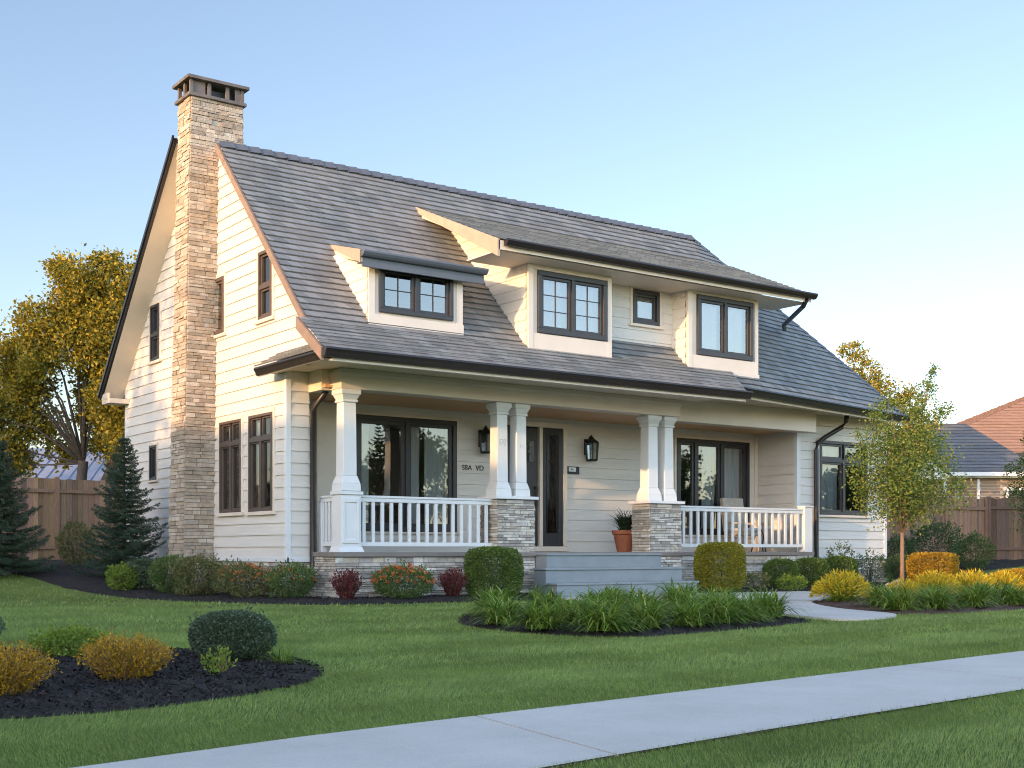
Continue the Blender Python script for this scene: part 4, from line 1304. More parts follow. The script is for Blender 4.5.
# porch armchair
chair = empty("porch_chair", (12.3, 1.35, FLOOR), "beige wicker armchair behind the right porch railing", "chair")
m = MB(); m.box(12.0, 12.6, 1.05, 1.65, FLOOR + 0.36, FLOOR + 0.46); m.build("seat", M['wicker'], chair, bevel=0.02)
m = MB(); m.prism([(1.60, FLOOR + 0.46), (1.68, FLOOR + 0.46), (1.80, FLOOR + 1.22), (1.70, FLOOR + 1.24)], 'x', 11.98, 12.66); m.build("backrest", M['wicker'], chair, bevel=0.02)
for x0 in (11.93, 12.60):
    m = MB(); m.box(x0, x0 + 0.07, 1.02, 1.62, FLOOR + 0.62, FLOOR + 0.67); m.box(x0 + 0.01, x0 + 0.06, 1.04, 1.09, FLOOR + 0.46, FLOOR + 0.62); m.build("armrest", M['wicker'], chair, bevel=0.01)
for x0 in (12.0, 12.55):
    for y0 in (1.06, 1.58):
        m = MB(); m.box(x0, x0 + 0.05, y0, y0 + 0.05, FLOOR + 0.002, FLOOR + 0.36); m.build("leg", M['wicker'], chair)
m = MB(); m.box(12.05, 12.55, 1.08, 1.56, FLOOR + 0.462, FLOOR + 0.54); m.build("cushion", M['curtain'], chair, bevel=0.03)
tb = empty("side_table", (12.95, 1.45, FLOOR), "small round white table behind the right porch railing, beside the armchair", "table")
m = MB(); m.lathe([(0.0, FLOOR + 0.52), (0.24, FLOOR + 0.52), (0.25, FLOOR + 0.54), (0.24, FLOOR + 0.56), (0.0, FLOOR + 0.56)], 12.95, 1.45, 24); m.build("table_top", M['white'], tb)
for k in range(3):
    a = k * 2.09 + 0.4
    m = MB(); m.tube([(12.95 + 0.08 * math.cos(a), 1.45 + 0.08 * math.sin(a), FLOOR + 0.52), (12.95 + 0.2 * math.cos(a), 1.45 + 0.2 * math.sin(a), FLOOR + 0.002)], 0.015, 6); m.build("leg", M['iron'], tb)

# ------------------------------------------------------------------ planting
def sph(rng, n):
    v = rng.normal(0, 1, (n, 3)); return unit(v)


def leaves_on(rng, P, out, L0, L1, asp, scatter=0.7):
    n = len(P)
    d = unit(out + scatter * rng.normal(0, 1, (n, 3))); s = unit(np.cross(d, rng.normal(0, 1, (n, 3))))
    L = rng.uniform(L0, L1, n)
    return leaf_quads(P, d, s, L, L * asp)


def cat(parts):
    V = []; F = []; o = 0
    for v, f in parts: V.append(v); F.append(f + o); o += len(v)
    return np.concatenate(V), np.concatenate(F)


def at(o, x, y, rz=0.0, sc=(1, 1, 1), dz=-0.01):
    o.location = (x, y, gz(x, y) + dz); o.rotation_euler = (0, 0, rz); o.scale = sc
    return o


def shrub_root(name, label, cat_, group=None):
    o = empty(name, (0, 0, 0), label, cat_, group); return o


def stems(rng, n, H, R, rad=0.006, spread=1.0):
    m = MB()
    for k in range(n):
        a = rng.uniform(0, 6.283); r = R * math.sqrt(rng.uniform(0, 1)) * spread
        m.tube([(0.15 * r * math.cos(a), 0.15 * r * math.sin(a), -0.03), (0.6 * r * math.cos(a), 0.6 * r * math.sin(a), H * 0.45), (r * math.cos(a), r * math.sin(a), H * rng.uniform(0.7, 0.9))], [rad * 1.6, rad, rad * 0.5], 5)
    return m


def bush(name, label, cat_, H, R, n, L, asp, mat, seed, group=None, p=2.0, lump=0.18, flowers=None, base=0.06, scatter=0.7, inner=0.45):
    """dense leafy shrub: leaves spread through an uneven volume (superellipsoid exponent p)"""
    rng = np.random.default_rng(seed)
    root = shrub_root(name, label, cat_, group)
    stems(rng, 12, H * 0.9, R * 0.7).build("stem", M['bark'], root)
    u = sph(rng, n)
    k = 1 / (np.abs(u) ** p).sum(1) ** (1 / p)
    bumps = sph(rng, 14)
    lum = 1 + lump * (np.max(np.exp(-((u[:, None, :] - bumps[None]) ** 2).sum(2) / 0.18), 1) - 0.45)
    rad = (1 - inner * rng.uniform(0, 1, n) ** 2.2) * lum
    P = u * (k * rad)[:, None] * np.array([R, R, (H - base) / 2]); P[:, 2] += (H + base) / 2
    parts = [leaves_on(rng, P, u, L * 0.6, L * 1.3, asp, scatter)]
    # young shoots that break the outline
    ns_ = int(26 * (1 + 2 * lump)) if p < 3.5 else 14
    for k in range(ns_):
        d = sph(rng, 1)[0]; d[2] = abs(d[2]) * 0.9 + 0.05; d /= np.linalg.norm(d)
        kk = 1 / (np.abs(d) ** p).sum() ** (1 / p)
        b0 = d * kk * np.array([R, R, (H - base) / 2]); b0[2] += (H + base) / 2
        ln = (0.16 if p < 3.5 else 0.05) * R * rng.uniform(0.4, 1.3) * (1 + lump * 2); t = rng.uniform(-0.5, 1, 12)[:, None]
        up = unit((d + np.array([0, 0, 0.7]))[None])[0]
        parts.append(leaves_on(rng, b0 + up * ln * t + rng.normal(0, L * 0.25, (12, 3)), np.repeat(up[None], 12, 0), L * 0.6, L * 1.2, asp, 0.7))
    V, F = cat(parts)
    np_mesh("foliage", V, F, mat, root)
    if flowers:
        fmat, fn, fs = flowers
        u = sph(rng, fn); u[:, 2] = np.abs(u[:, 2]) * 0.9 + 0.05; u = unit(u)
        k = 1 / (np.abs(u) ** p).sum(1) ** (1 / p)
        Pc = u * k[:, None] * np.array([R, R, (H - base) / 2]) * rng.uniform(0.9, 1.12, (fn, 1)); Pc[:, 2] += (H + base) / 2
        parts = []
        for q in range(6):
            d = unit(u * 0.5 + rng.normal(0, 0.7, (fn, 3))); s = unit(np.cross(d, rng.normal(0, 1, (fn, 3))))
            parts.append(leaf_quads(Pc, d, s, np.full(fn, fs), np.full(fn, fs * 0.75)))
        V, F = cat(parts); np_mesh("flowers", V, F, fmat, root)
    return root


def feathery(name, label, cat_, H, R, nst, L, mat, seed, group=None, leaf_n=16, tipmat=None, bare=0.15):
    """upright twigs fanning from one base, each clothed in small leaves"""
    rng = np.random.default_rng(seed)
    root = shrub_root(name, label, cat_, group)
    parts = []; m = MB()
    for k in range(nst):
        a = rng.uniform(0, 6.283); r = R * rng.uniform(0.15, 1.0) ** 0.7
        hh = H * (1 - 0.35 * (r / R) ** 2) * rng.uniform(0.8, 1.05)
        p0 = np.array([0.18 * r * math.cos(a), 0.18 * r * math.sin(a), 0.0]); p2 = np.array([r * math.cos(a), r * math.sin(a), hh]); p1 = (p0 + p2) / 2 + np.array([-0.1 * r * math.cos(a), -0.1 * r * math.sin(a), 0.05 * hh])
        if k % 3 == 0: m.tube([p0, p1, p2 * 0.9 + p1 * 0.1], [0.006, 0.004, 0.002], 4, False)
        t = rng.uniform(bare, 1.0, leaf_n); P = (1 - t)[:, None] ** 2 * p0 + 2 * ((1 - t) * t)[:, None] * p1 + t[:, None] ** 2 * p2 + rng.normal(0, 0.012, (leaf_n, 3))
        d0 = unit((p2 - p0)[None])
        parts.append(leaves_on(rng, P, np.repeat(d0, leaf_n, 0), L * 0.7, L * 1.3, 0.42, 0.55))
    m.build("stem", M['bark_warm'], root)
    V, F = cat(parts); np_mesh("foliage", V, F, mat, root)
    return root


def clump(name, label, cat_, H, R, n, mat, seed, group=None, width=0.014, tip=None, droop=1.75):
    rng = np.random.default_rng(seed)
    root = shrub_root(name, label, cat_, group)
    az = rng.uniform(0, 6.283, n); rr = R * 0.35 * np.sqrt(rng.uniform(0, 1, n)); a0 = rng.uniform(0, 6.283, n)
    base = np.stack([rr * np.cos(a0), rr * np.sin(a0), np.zeros(n)], 1)
    V, F = blades(base, az, H * rng.uniform(0.9, 1.55, n), rng.uniform(0.05, 1.15, n), width * rng.uniform(0.6, 1.2, n), rng, 5, droop)
    V[:, 2] = np.maximum(V[:, 2], 0.012)
    np_mesh("leaves", V, F, mat, root)
    if tip:
        tm, tn = tip
        ra = R * np.sqrt(rng.uniform(0, 1, tn)); ta = rng.uniform(0, 6.283, tn)
        P = np.stack([ra * np.cos(ta), ra * np.sin(ta), H * (1.05 - 0.75 * (ra / R) ** 2) * rng.uniform(0.5, 1.1, tn)], 1)
        V, F = leaves_on(rng, P, unit(P * np.array([1.0, 1.0, 0.9])), 0.05, 0.12, 0.22, 0.35); np_mesh("blooms", V, F, tm, root)
    return root


LG = dict(
    box=foliage("boxwood leaves", [(0.028, 0.055, 0.012), (0.05, 0.085, 0.018), (0.075, 0.115, 0.025), (0.10, 0.13, 0.03)], 0.25, gain=1.7),
    boxgold=foliage("golden boxwood leaves", [(0.07, 0.09, 0.012), (0.15, 0.15, 0.015), (0.24, 0.20, 0.02), (0.10, 0.12, 0.02)], 0.3, gain=1.5),
    dark=foliage("dark shrub leaves", [(0.018, 0.04, 0.014), (0.03, 0.06, 0.02), (0.045, 0.08, 0.025)], 0.2, gain=1.5),
    mid=foliage("mid green leaves", [(0.03, 0.07, 0.018), (0.055, 0.10, 0.025), (0.085, 0.125, 0.035), (0.12, 0.13, 0.05)], 0.3, gain=1.55),
    olive=foliage("olive leaves", [(0.05, 0.075, 0.022), (0.08, 0.10, 0.03), (0.12, 0.12, 0.045), (0.15, 0.11, 0.05)], 0.3, gain=1.5),
    lime=foliage("lime leaves", [(0.09, 0.15, 0.02), (0.13, 0.19, 0.025), (0.18, 0.22, 0.03), (0.06, 0.11, 0.02)], 0.35, gain=1.5),
    burg=foliage("burgundy leaves", [(0.05, 0.012, 0.014), (0.09, 0.018, 0.02), (0.14, 0.03, 0.03), (0.05, 0.03, 0.02)], 0.3, gain=1.5),
    gold=foliage("amber leaves", [(0.30, 0.15, 0.012), (0.42, 0.23, 0.018), (0.22, 0.14, 0.015), (0.10, 0.085, 0.015), (0.52, 0.31, 0.03)], 0.35, gain=1.5),
    bluegrey=foliage("blue grey green leaves", [(0.030, 0.050, 0.028), (0.05, 0.075, 0.042), (0.085, 0.115, 0.068), (0.025, 0.042, 0.022)], 0.2, gain=1.5),
    lily=foliage("strap leaves", [(0.035, 0.08, 0.012), (0.085, 0.145, 0.02), (0.13, 0.19, 0.03), (0.25, 0.28, 0.07)], 0.4, gain=1.7),
    yellow=foliage("yellow plumes", [(0.55, 0.40, 0.02), (0.66, 0.52, 0.04), (0.50, 0.30, 0.015), (0.36, 0.34, 0.03)], 0.4, gain=1.1),
    orange=foliage("orange petals", [(0.48, 0.12, 0.03), (0.55, 0.20, 0.04), (0.50, 0.10, 0.06), (0.6, 0.30, 0.05)], 0.3, gain=1.1),
    hedgegold=foliage("golden privet leaves", [(0.36, 0.20, 0.015), (0.46, 0.27, 0.02), (0.28, 0.18, 0.02), (0.2, 0.15, 0.02)], 0.3, gain=1.2),
    spruce=foliage("spruce needles", [(0.013, 0.026, 0.016), (0.022, 0.040, 0.024), (0.034, 0.056, 0.034), (0.050, 0.070, 0.045)], 0.1, 0.6, gain=1.7),
    golden=foliage("turning leaves", [(0.08, 0.095, 0.016), (0.21, 0.16, 0.018), (0.36, 0.25, 0.022), (0.065, 0.085, 0.018), (0.15, 0.13, 0.02)], 0.4, gain=1.5),
    birch=foliage("small grey green leaves", [(0.035, 0.07, 0.016), (0.06, 0.105, 0.022), (0.10, 0.15, 0.03), (0.18, 0.18, 0.04), (0.045, 0.085, 0.022)], 0.35, gain=1.6),
    forest=foliage("dense green leaves", [(0.03, 0.055, 0.015), (0.05, 0.08, 0.02), (0.07, 0.10, 0.03)], 0.3, gain=1.5),
)

# --- shrubs along the foundation, left part
GF = "shrubs along the foot of the house"
at(bush("shrub", "small pale lime shrub beside the foot of the young spruce", "shrub", 0.50, 0.29, 1800, 0.05, 0.5, LG['lime'], 21, GF), -0.95, 4.24, 0.3)
at(bush("shrub", "bluish green low shrub left of the chimney foot", "shrub", 0.64, 0.33, 2600, 0.05, 0.5, LG['bluegrey'], 22, GF), -0.55, 4.2)
at(bush("shrub", "mid green leafy shrub in front of the chimney foot", "shrub", 0.70, 0.38, 3200, 0.05, 0.5, LG['mid'], 23, GF), -0.33, 3.5)
at(bush("shrub", "olive green spreading shrub right of the chimney foot", "shrub", 0.74, 0.50, 4200, 0.052, 0.5, LG['olive'], 24, GF, lump=0.5), -0.12, 2.65)
at(bush("shrub", "green shrub with reddish orange tips below the gable windows", "shrub", 0.62, 0.50, 4400, 0.048, 0.5, LG['olive'], 25, GF, flowers=(LG['orange'], 95, 0.034), lump=0.5), 0.2, 1.35)
at(bush("shrub", "loose green shrub at the corner of the gable and the porch", "shrub", 0.60, 0.40, 3000, 0.048, 0.5, LG['mid'], 26, GF, flowers=(LG['orange'], 45, 0.03), lump=0.35), 0.62, 0.45)
at(feathery("barberry", "burgundy barberry left of the orange flowering rose", "shrub", 0.58, 0.30, 170, 0.042, LG['burg'], 27, "burgundy barberries in front of the porch", 22), 1.07, -0.6)
at(bush("rose_bush", "rounded rose bush covered in orange blooms in front of the porch", "shrub", 0.60, 0.48, 4600, 0.045, 0.55, LG['mid'], 28, None, flowers=(LG['orange'], 120, 0.045), lump=0.2), 2.1, -0.65)
at(feathery("barberry", "burgundy barberry between the orange rose and the clipped boxwood", "shrub", 0.57, 0.29, 170, 0.042, LG['burg'], 29, "burgundy barberries in front of the porch", 22), 3.14, -0.6)
at(bush("boxwood", "tall clipped green boxwood left of the porch steps", "shrub", 0.92, 0.42, 24000, 0.035, 0.6, LG['box'], 30, "clipped boxwoods by the steps", p=4.2, lump=0.05, inner=0.25), 3.85, -0.8)
at(bush("boxwood", "tall clipped yellowing boxwood right of the porch steps", "shrub", 1.02, 0.42, 24000, 0.037, 0.6, LG['boxgold'], 31, "clipped boxwoods by the steps", p=4.0, lump=0.05, inner=0.25), 9.42, -0.75)
at(clump("grass_tuft", "loose green tuft between the left boxwood and the steps", "plant", 0.36, 0.26, 120, LG['lily'], 32), 4.55, -1.12)
GR = "shrubs along the foot of the right wing"
at(bush("shrub", "low pale bronze shrub right of the yellowing boxwood", "shrub", 0.40, 0.25, 700, 0.045, 0.5, LG['olive'], 33, GR), 10.27, -0.95)
at(bush("shrub", "low lime shrub in front of the small round boxwoods", "shrub", 0.33, 0.30, 700, 0.045, 0.5, LG['lime'], 34, GR), 11.15, -1.1)
bxl = ["small round boxwood nearest the right end of the stone step side", "small round boxwood in the middle under the right porch railing", "small round boxwood below the right porch downspout"]
proto = None
for k, (x, y, s) in enumerate(((11.65, -0.35, 1.0), (12.72, -0.25, 1.03), (13.93, -0.05, 1.08))):
    if proto is None: o = proto = bush("boxwood", bxl[0], "shrub", 0.68, 0.34, 12000, 0.034, 0.6, LG['box'], 35, "small round boxwoods", p=3.0, lump=0.08, inner=0.3)
    else: o = copy_tree(proto); o["label"] = bxl[k]
    at(o, x, y, k * 1.7, (s, s, s))
at(bush("shrub", "open blue grey shrub against the wall below the right downspout", "shrub", 1.0, 0.30, 420, 0.05, 0.45, LG['bluegrey'], 36, GR, lump=0.5, inner=0.8), 14.45, 0.35)
at(bush("shrub", "feathery dark green shrub under the right wing window", "shrub", 0.82, 0.34, 900, 0.05, 0.4, LG['dark'], 37, GR, lump=0.45, inner=0.7), 15.29, 0.2)
at(bush("shrub", "dark green shrub at the right corner of the house", "shrub", 0.74, 0.36, 1500, 0.05, 0.5, LG['dark'], 38, GR), 16.75, 0.45)

# --- front left bed
GL = "plants in the front left bed"
at(bush("shrub", "rounded dark blue green shrub in the front left bed", "shrub", 0.41, 0.29, 20000, 0.022, 0.55, LG['bluegrey'], 41, GL, p=2.6, lump=0.1, inner=0.3), -4.95, -9.95)
at(feathery("shrub", "tiny pale green sprig in front of the rounded dark shrub", "shrub", 0.25, 0.11, 40, 0.03, LG['lime'], 42, GL, 12), -5.5, -11.0)
at(clump("grass_tuft", "small loose grass tuft at the right end of the front left bed", "plant", 0.27, 0.13, 110, LG['lily'], 43, GL, 0.007), -4.70, -10.3)
at(feathery("shrub", "wide amber shrub in the middle of the front left bed", "shrub", 0.35, 0.31, 420, 0.019, LG['gold'], 44, GL, 34), -6.08, -10.95)
at(bush("shrub", "bright lime green shrub behind the amber ones in the front left bed", "shrub", 0.27, 0.25, 3500, 0.026, 0.6, LG['lime'], 45, GL, lump=0.35), -5.88, -9.1)
at(feathery("shrub", "amber orange shrub cut off at the left edge of the picture", "shrub", 0.35, 0.29, 380, 0.019, LG['gold'], 46, GL, 34), -6.90, -11.35)
at(bush("shrub", "blue grey shrub at the far left behind the amber shrub", "shrub", 0.28, 0.18, 1400, 0.025, 0.5, LG['bluegrey'], 47, GL), -5.95, -6.75)

# --- middle bed of strap-leaved clumps
GM = "strap leaved clumps in the middle bed"
mid = [(-0.62, -7.35, "front row"), (-0.85, -8.35, ""), (-0.55, -9.0, ""), (0.12, -8.85, ""), (0.78, -8.85, ""), (1.4, -8.65, ""), (1.95, -8.5, ""), (2.75, -8.15, ""),
       (0.3, -5.9, "b"), (0.95, -6.1, "b"), (1.45, -6.5, "b"), (2.1, -6.55, "b"), (2.7, -6.7, "b"), (3.45, -6.6, "b"), (-0.1, -7.9, "b"), (1.2, -7.7, "b"), (2.2, -7.5, "b"), (3.0, -5.0, "b"), (3.9, -5.4, "b")]
ordn = ["first", "second", "third", "fourth", "fifth", "sixth", "seventh", "eighth", "ninth", "tenth", "eleventh", "twelfth", "thirteenth", "fourteenth", "fifteenth"]
protos = [clump("daylily", "x", "plant", 0.38, 0.42, 330, LG['lily'], 50 + k, GM, 0.026) for k in range(3)]
used = [False] * 3
rr = random.Random(4); ns = [0, 0]
from_left = sorted(range(len(mid)), key=lambda i: mid[i][0] * 0.81 - mid[i][1] * 0.586 * 0)
for k, (x, y, row) in enumerate(mid):
    q = k % 3
    o = protos[q] if not used[q] else copy_tree(protos[q]); used[q] = True
    back = 1 if row == "b" else 0
    ns[back] += 1
    s = rr.uniform(0.92, 1.12)
    at(o, x, y, rr.uniform(0, 6), (s, s, s * rr.uniform(0.92, 1.1)), 0.04)
for back in (0, 1):
    rowo = [o for o in bpy.data.objects if o.name.startswith("daylily") and o.type == 'EMPTY' and (o.location.y > -8.0 and not (o.location.x < -0.5)) == bool(back)]
    def ucam(o):
        dx = o.location - CAM; return (dx.x * 0.81 - dx.y * 0.5865) / (dx.x * 0.5865 + dx.y * 0.81)
    rowo.sort(key=ucam)
    for k, o in enumerate(rowo):
        o["label"] = "arching green clump, %s from left in the middle bed's %s row" % (ordn[k], "back" if back else "front")

# --- right bed
GRB = "strap leaved clumps in the right bed"
rbx = [(5.86, -7.75), (6.55, -7.8), (7.5, -7.75), (8.6, -7.7), (9.5, -7.8), (10.4, -7.75), (6.6, -6.9), (8.0, -6.8), (9.3, -6.8)]
for k, (x, y) in enumerate(rbx):
    o = copy_tree(protos[k % 3]); o["group"] = GRB
    s = rr.uniform(1.0, 1.2); at(o, x, y, rr.uniform(0, 6), (s, s, s * 0.95), 0.03)
    o["label"] = "green strap clump, %s from left in the right bed's %s row" % (ordn[k if k < 6 else k - 6], "front" if k < 6 else "back")
GY = "yellow plumed clumps in the right bed"
py = clump("yellow_plume", "wide yellow plumed clump at the path's edge, left end of the right bed", "plant", 0.42, 0.48, 520, LG['lime'], 60, GY, 0.012, (LG['yellow'], 1500), 1.5)
at(py, 7.69, -5.25, 0, (1, 1, 1.0), 0.03)
yl = ["yellow plumed clump just right of the slender tree's foot", "yellow plumed clump before the golden hedge, second in the row", "yellow plumed clump in the middle of the right bed's rear row", "yellow plumed clump at the right edge of the picture"]
for k, (x, y, s) in enumerate(((9.2, -5.3, 0.7), (10.01, -5.35, 0.95), (11.3, -5.2, 0.95), (12.3, -5.2, 0.9))):
    o = copy_tree(py); o["label"] = yl[k]; at(o, x, y, k * 1.3 + 0.6, (s, s, s), 0.03)
at(bush("hedge", "clipped box shaped golden hedge behind the slender tree", "hedge", 0.80, 0.50, 9000, 0.045, 0.6, LG['hedgegold'], 61, None, p=6, lump=0.04, inner=0.25), 16.94, -0.35, 0.3)
at(bush("hedge", "low orange gold hedge at the right edge of the picture", "hedge", 0.45, 0.52, 7000, 0.045, 0.6, LG['hedgegold'], 62, None, p=4, lump=0.06, inner=0.3), 16.1, -3.2, 0.2)
# pale boulder
rng = np.random.default_rng(5)
import bmesh
bm = bmesh.new(); bmesh.ops.create_icosphere(bm, subdivisions=3, radius=1)
for v in bm.verts:
    v.co *= 1 + 0.18 * math.sin(3 * v.co.x + 1) * math.cos(4 * v.co.y) + 0.08 * math.sin(7 * v.co.z + v.co.x * 5)
    v.co = Vector((v.co.x * 0.26, v.co.y * 0.2, max(-0.14, v.co.z * 0.15)))
me = bpy.data.meshes.new("boulder"); bm.to_mesh(me); bm.free(); me.materials.append(paint("pale boulder", (0.33, 0.34, 0.36), 0.9, 0.25, 5, 0.6, 20))
o = bpy.data.objects.new("boulder", me); COL.objects.link(o); o.location = (12.2, -2.9, 0.1); tag(o, "pale grey boulder at the foot of the slender tree", "boulder")

# --- shrubs along the fences
GFN = "shrubs in front of the fences"
at(bush("shrub", "dark olive shrub against the left fence beside the young spruce", "shrub", 0.98, 0.40, 2200, 0.06, 0.5, LG['olive'], 63, GFN), -0.45, 8.6)
at(bush("shrub", "larger dark green shrub in front of the right fence", "shrub", 1.5, 0.72, 3800, 0.07, 0.5, LG['dark'], 64, GFN, lump=0.3), 21.3, 2.7)
at(bush("shrub", "smaller dark green shrub by the post of the right fence", "shrub", 1.05, 0.52, 2600, 0.065, 0.5, LG['forest'], 65, GFN, lump=0.25), 23.1, 2.7)
at(bush("shrub", "dark shrub between the house corner and the right fence", "shrub", 1.1, 0.4, 1800, 0.065, 0.5, LG['dark'], 66, GFN), 19.6, 2.6)


# ------------------------------------------------------------------ trees
def spruce(label, H, R, seed, nb=30, group="spruces beside the left fence"):
    rng = np.random.default_rng(seed)
    root = shrub_root("spruce", label, "tree", group)
    m = MB(); m.tube([(0, 0, -0.05), (0, 0, H * 0.5), (0, 0, H * 0.97)], [0.05 * H / 2.5, 0.03, 0.006], 8); tr = m.build("trunk", M['bark'], root)
    parts = []; z = 0.08 * H
    bb = MB()
    while z < H * 0.98:
        f = 1 - z / H; r = R * (f ** 0.85) * 1.02 + 0.02
        k = max(4, int(5 + 8 * f)); a0 = rng.uniform(0, 6.283)
        for j in range(k):
            a = a0 + 6.283 * j / k + rng.normal(0, 0.15); L = r * rng.uniform(0.5, 1.22)
            up = 0.25 * (1 - f) + rng.normal(0, 0.13) - 0.10 * f
            t = np.linspace(0.08, 1, max(4, int(L / 0.035)))
            pts = np.stack([np.cos(a) * L * t, np.sin(a) * L * t, z + L * (up * t - 0.28 * t * (1 - t) + 0.10 * t ** 3)], 1)
            bb.tube([pts[0], pts[len(pts) // 2], pts[-1]], [0.010, 0.007, 0.003], 4, False)
            side = np.array([-np.sin(a), np.cos(a), 0])
            # side twigs
            for sgn in (-1, 1):
                tw = (0.34 * L * (1 - t) ** 0.8 * (t ** 0.25) + 0.03)[:, None]
                dirs = unit(sgn * side * 0.8 + np.array([np.cos(a), np.sin(a), 0]) * 0.6 + np.array([0, 0, -0.12]) + rng.normal(0, 0.12, (len(t), 3)))
                for q in np.linspace(0.1, 1, 5):
                    c = pts + dirs * tw * q
                    for w_ in range(2):
                        d = unit(dirs * 0.9 + rng.normal(0, 0.5, c.shape)); s = unit(np.cross(d, rng.normal(0, 1, c.shape)))
                        parts.append(leaf_quads(c, d, s, rng.uniform(0.035, 0.065, len(c)), rng.uniform(0.008, 0.016, len(c))))
            d = unit(np.tile([np.cos(a), np.sin(a), 0.1], (len(pts), 1)) + rng.normal(0, 0.4, pts.shape)); s = unit(np.cross(d, rng.normal(0, 1, pts.shape)))
            parts.append(leaf_quads(pts, d, s, np.full(len(pts), 0.07), np.full(len(pts), 0.014)))
        z += (0.062 + 0.05 * f) * H / 2.7
    c = np.zeros((40, 3)); c[:, 2] = H * rng.uniform(0.9, 1.0, 40)
    d = unit(np.tile([0, 0, 1.0], (40, 1)) + rng.normal(0, 0.5, (40, 3))); parts.append(leaf_quads(c, d, unit(np.cross(d, rng.normal(0, 1, (40, 3)))), np.full(40, 0.06), np.full(40, 0.012)))
    bb.build("branches", M['bark'], tr)
    V, F = cat(parts); np_mesh("crown", V, F, LG['spruce'], root)
    return root


at(spruce("broad dark spruce at the left edge before the wooden fence", 2.75, 1.05, 70), -2.32, 7.46)
at(spruce("slim young spruce against the gable left of the chimney", 2.95, 0.92, 71), -0.25, 6.2, 1.0)


def tree(label, H, trunk_r, clumps, nleaf, L, asp, mat, seed, bark='bark', forks=None, name="tree", group=None, fork_z=0.3, sub=True, leafcl=0.55):
    """clumps: list of (x,y,z,r) crown masses; limbs reach each of them"""
    rng = np.random.default_rng(seed)
    root = shrub_root(name, label, "tree", group)
    m = MB()
    forks = forks or [(0.0, 0.0)]
    cl = np.array(clumps, float)
    zf = H * fork_z
    tops = []
    for (fx, fy) in forks:
        q = np.array([fx * zf, fy * zf, zf])
        m.tube([(fx * 0.1, fy * 0.1, -0.15), (q[0] * 0.45, q[1] * 0.45, zf * 0.5), tuple(q)], [trunk_r * 1.25, trunk_r, trunk_r * 0.85], 9)
        tops.append(q)
    parts = []
    w_ = cl[:, 3] ** 2; w_ = w_ / w_.sum()
    for i, c in enumerate(cl):
        q = tops[int(np.argmin([np.hypot(*(t[:2] - c[:2])) for t in tops]))]
        mid_ = q * 0.5 + c[:3] * 0.5 + np.array([0, 0, 0.12 * abs(c[2] - q[2])]) + rng.normal(0, 0.06 * H / 5, 3)
        rad = trunk_r * 0.42 * (0.6 + w_[i] * 3)
        m.tube([tuple(q * 0.98), tuple(mid_), tuple(c[:3])], [rad, rad * 0.6, rad * 0.25], 6)
        if sub:
            for k in range(5):
                e = c[:3] + unit(rng.normal(0, 1, (1, 3)))[0] * c[3] * rng.uniform(0.6, 1.0)
                st = mid_ * 0.5 + c[:3] * 0.5 if k % 2 else c[:3]
                m.tube([tuple(st), tuple((st + e) / 2 + rng.normal(0, 0.03 * H / 5, 3)), tuple(e)], [rad * 0.3, rad * 0.18, rad * 0.08], 4, False)
        n = max(30, int(nleaf * w_[i]))
        # leaves gathered in tufts inside the mass, denser at its skin
        nt_ = max(6, int(n / 26))
        tc = unit(rng.normal(0, 1, (nt_, 3))) * (rng.uniform(0, 1, (nt_, 1)) ** 0.42) * c[3] * np.array([1, 1, 0.82])
        wh = rng.integers(0, nt_, n)
        P = c[:3] + tc[wh] + rng.normal(0, 0.16 * c[3] * leafcl / 0.55, (n, 3))
        parts.append(leaves_on(rng, P, unit(tc[wh] + 1e-3) * 0.5 + np.array([0, 0, 0.1]), L * 0.6, L * 1.3, asp, 0.8))
    m.build("trunk", M[bark], root, smooth=True)
    V, F = cat(parts); np_mesh("crown", V, F, mat, root)
    return root


def cluster(rng, n, cx, cy, cz, rx, ry, rz, r0, r1):
    u = unit(rng.normal(0, 1, (n, 3))) * rng.uniform(0.3, 1, (n, 1)) ** 0.6
    return [(cx + a * rx, cy + b_ * ry, cz + c * rz, rng.uniform(r0, r1)) for a, b_, c in u]


rng = np.random.default_rng(80)
